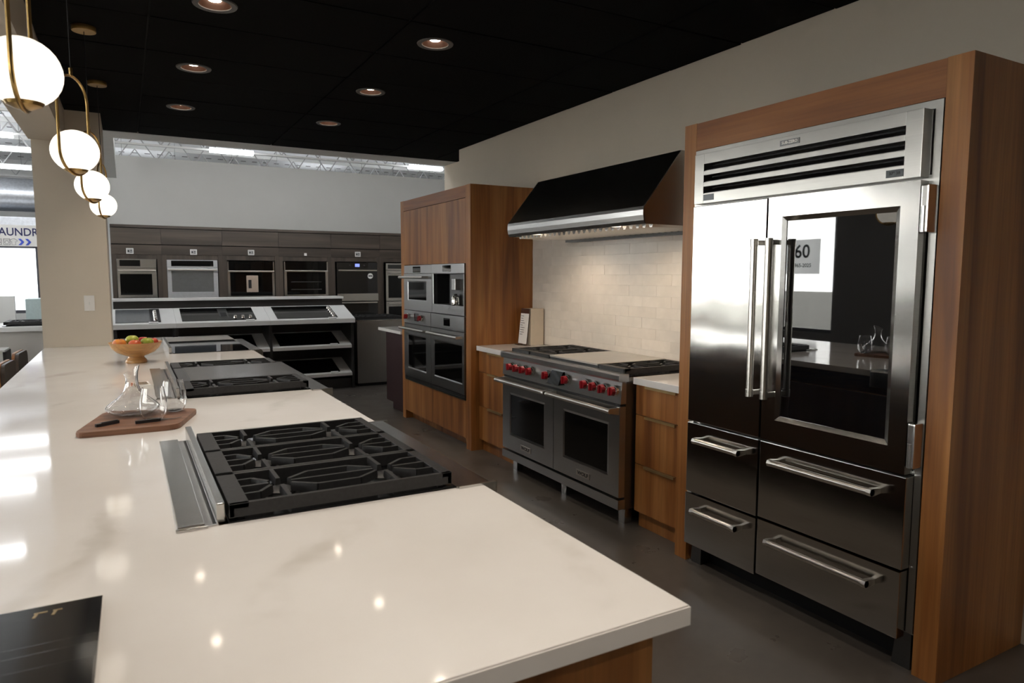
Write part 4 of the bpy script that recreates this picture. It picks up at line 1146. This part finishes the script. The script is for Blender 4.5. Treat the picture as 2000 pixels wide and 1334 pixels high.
b.tube([(x, 15.998, z) for x, z in sh], .003, 5, closed=True)
part('icons', b, ink, t)
# bright window and partition below the sign
wn = struct('window_3', MB().box(-3.2, -3.1, 16.0, 16.06, .8, 2.06).box(-1.465, -1.395, 16.0, 16.06, .8, 2.06).box(-3.2, -1.395, 16.0, 16.06, 2.03, 2.064).box(-3.2, -1.395, 16.0, 16.06, .8, .86), plain('window_frame_grey', (.06,.06,.07), .4), 'bright window below the laundry sign')
part('pane', box(-3.1, -1.465, 16.025, 16.03, .86, 2.03), emit('daylit_pane', (.93,.96,1.0), 1.3), wn)
solo('low_partition', MB().box(-3.4, -1.60, 13.9, 13.98, 0, 1.18, .004), white_p, 'low white partition behind the row of display ranges', 'partition', (-2.5, 13.94, 0))
solo('appliance', MB().box(-1.50, -1.0, 14.3, 14.9, 0, 1.12, .01), plain('pale_aqua_enamel', (.55,.66,.66), .35), 'pale aqua appliance beside the pillar', 'appliance', (-1.25, 14.6, 0))
for k, x in enumerate((-2.30, -3.02)):
    t = thing('display_range', 'stainless range in the far showroom row, ' + ('front one' if k == 0 else 'one at the picture edge'), 'range', (x, 12.9, 0))
    part('body', MB().box(x - .35, x + .35, 12.55, 13.25, .02, .90, .004), steel_n, t)
    part('door', MB().box(x - .33, x + .33, 12.525, 12.549, .2, .68), oven_g, t)
    part('handle', MB().tube([(x - .3, 12.50, .72), (x + .3, 12.50, .72)], .012, 8), steel_p, t, smooth=True)
    part('grate', grate_mod(x - .34, x + .34, 12.6, 12.9, .95, (x - .16, x + .16)), iron, t)
    part('backguard', MB().box(x - .35, x + .35, 13.2, 13.25, .9005, 1.02, .004), steel_n, t)
t = thing('display_counter', 'white topped pale grey counter left of the pillar', 'counter', (-2.0, 9.6, 0))
part('front_panel', MB().box(-3.4, -.78, 9.36, 9.40, 0, .905), greyp, t)
part('body', box(-3.4, -.80, 9.401, 10.1, .0, .905), greyp, t)
part('top', MB().box(-3.45, -.72, 9.26, 10.15, .9055, .955, .003), white_s, t)
t = thing('gas_hob', 'black gas hob grate on the white counter left of the pillar', 'hob', (-1.0, 9.6, .955))
part('tray', MB().box(-1.21, -.73, 9.40, 9.9, .9555, .962), black_g, t)
part('grate', grate_mod(-1.20, -.735, 9.42, 9.88, 1.005, (-1.08, -.86)), iron, t)
t = thing('side_cabinet', 'small white cabinet with black edge at the left picture edge', 'cabinet', (-1.5, 9.0, 0))
part('body', MB().box(-2.0, -1.15, 8.86, 9.20, 0, .725), white_p, t)
part('top', MB().box(-2.0, -1.13, 8.84, 9.20, .7255, .745), white_s, t)
part('edge', box(-1.149, -1.12, 8.85, 9.20, .0, .725), black_m, t)
sheet_m, nt, p = newmat('translucent_sheet')
tl = N(nt, 'ShaderNodeBsdfTranslucent'); mx = N(nt, 'ShaderNodeMixShader'); mx.inputs[0].default_value = .9
nt.links.new(ramp(nt, noise(nt, coords(nt), 3, 2), [(.3, (.90,.91,.93)), (.7, (.94,.95,.96))]), tl.inputs[0])
setp(p, Base_Color=(.8,.8,.8), Roughness=.7)
nt.links.new(p.outputs[0], mx.inputs[1]); nt.links.new(tl.outputs[0], mx.inputs[2]); nt.links.new(mx.outputs[0], nt.nodes['Material Output'].inputs[0])
# poster in the shop window (mirrored in the refrigerator glass)
t = thing('anniversary_poster', 'white 60 anniversary poster hanging in the shop window', 'poster', (XL + .1, 8.9, 2.0))
part('sheet', MB().quad((XL + .10, 8.62, 1.58), (XL + .10, 9.40, 1.58), (XL + .10, 9.40, 2.24), (XL + .10, 8.62, 2.24)), sheet_m, t)
text('60', .36, (XL + .105, 9.02, 2.00), (0,-1,0), (0,0,1), ink, t, bold=.006)
text('1965-2025', .10, (XL + .105, 9.02, 1.74), (0,-1,0), (0,0,1), ink, t, bold=.002)
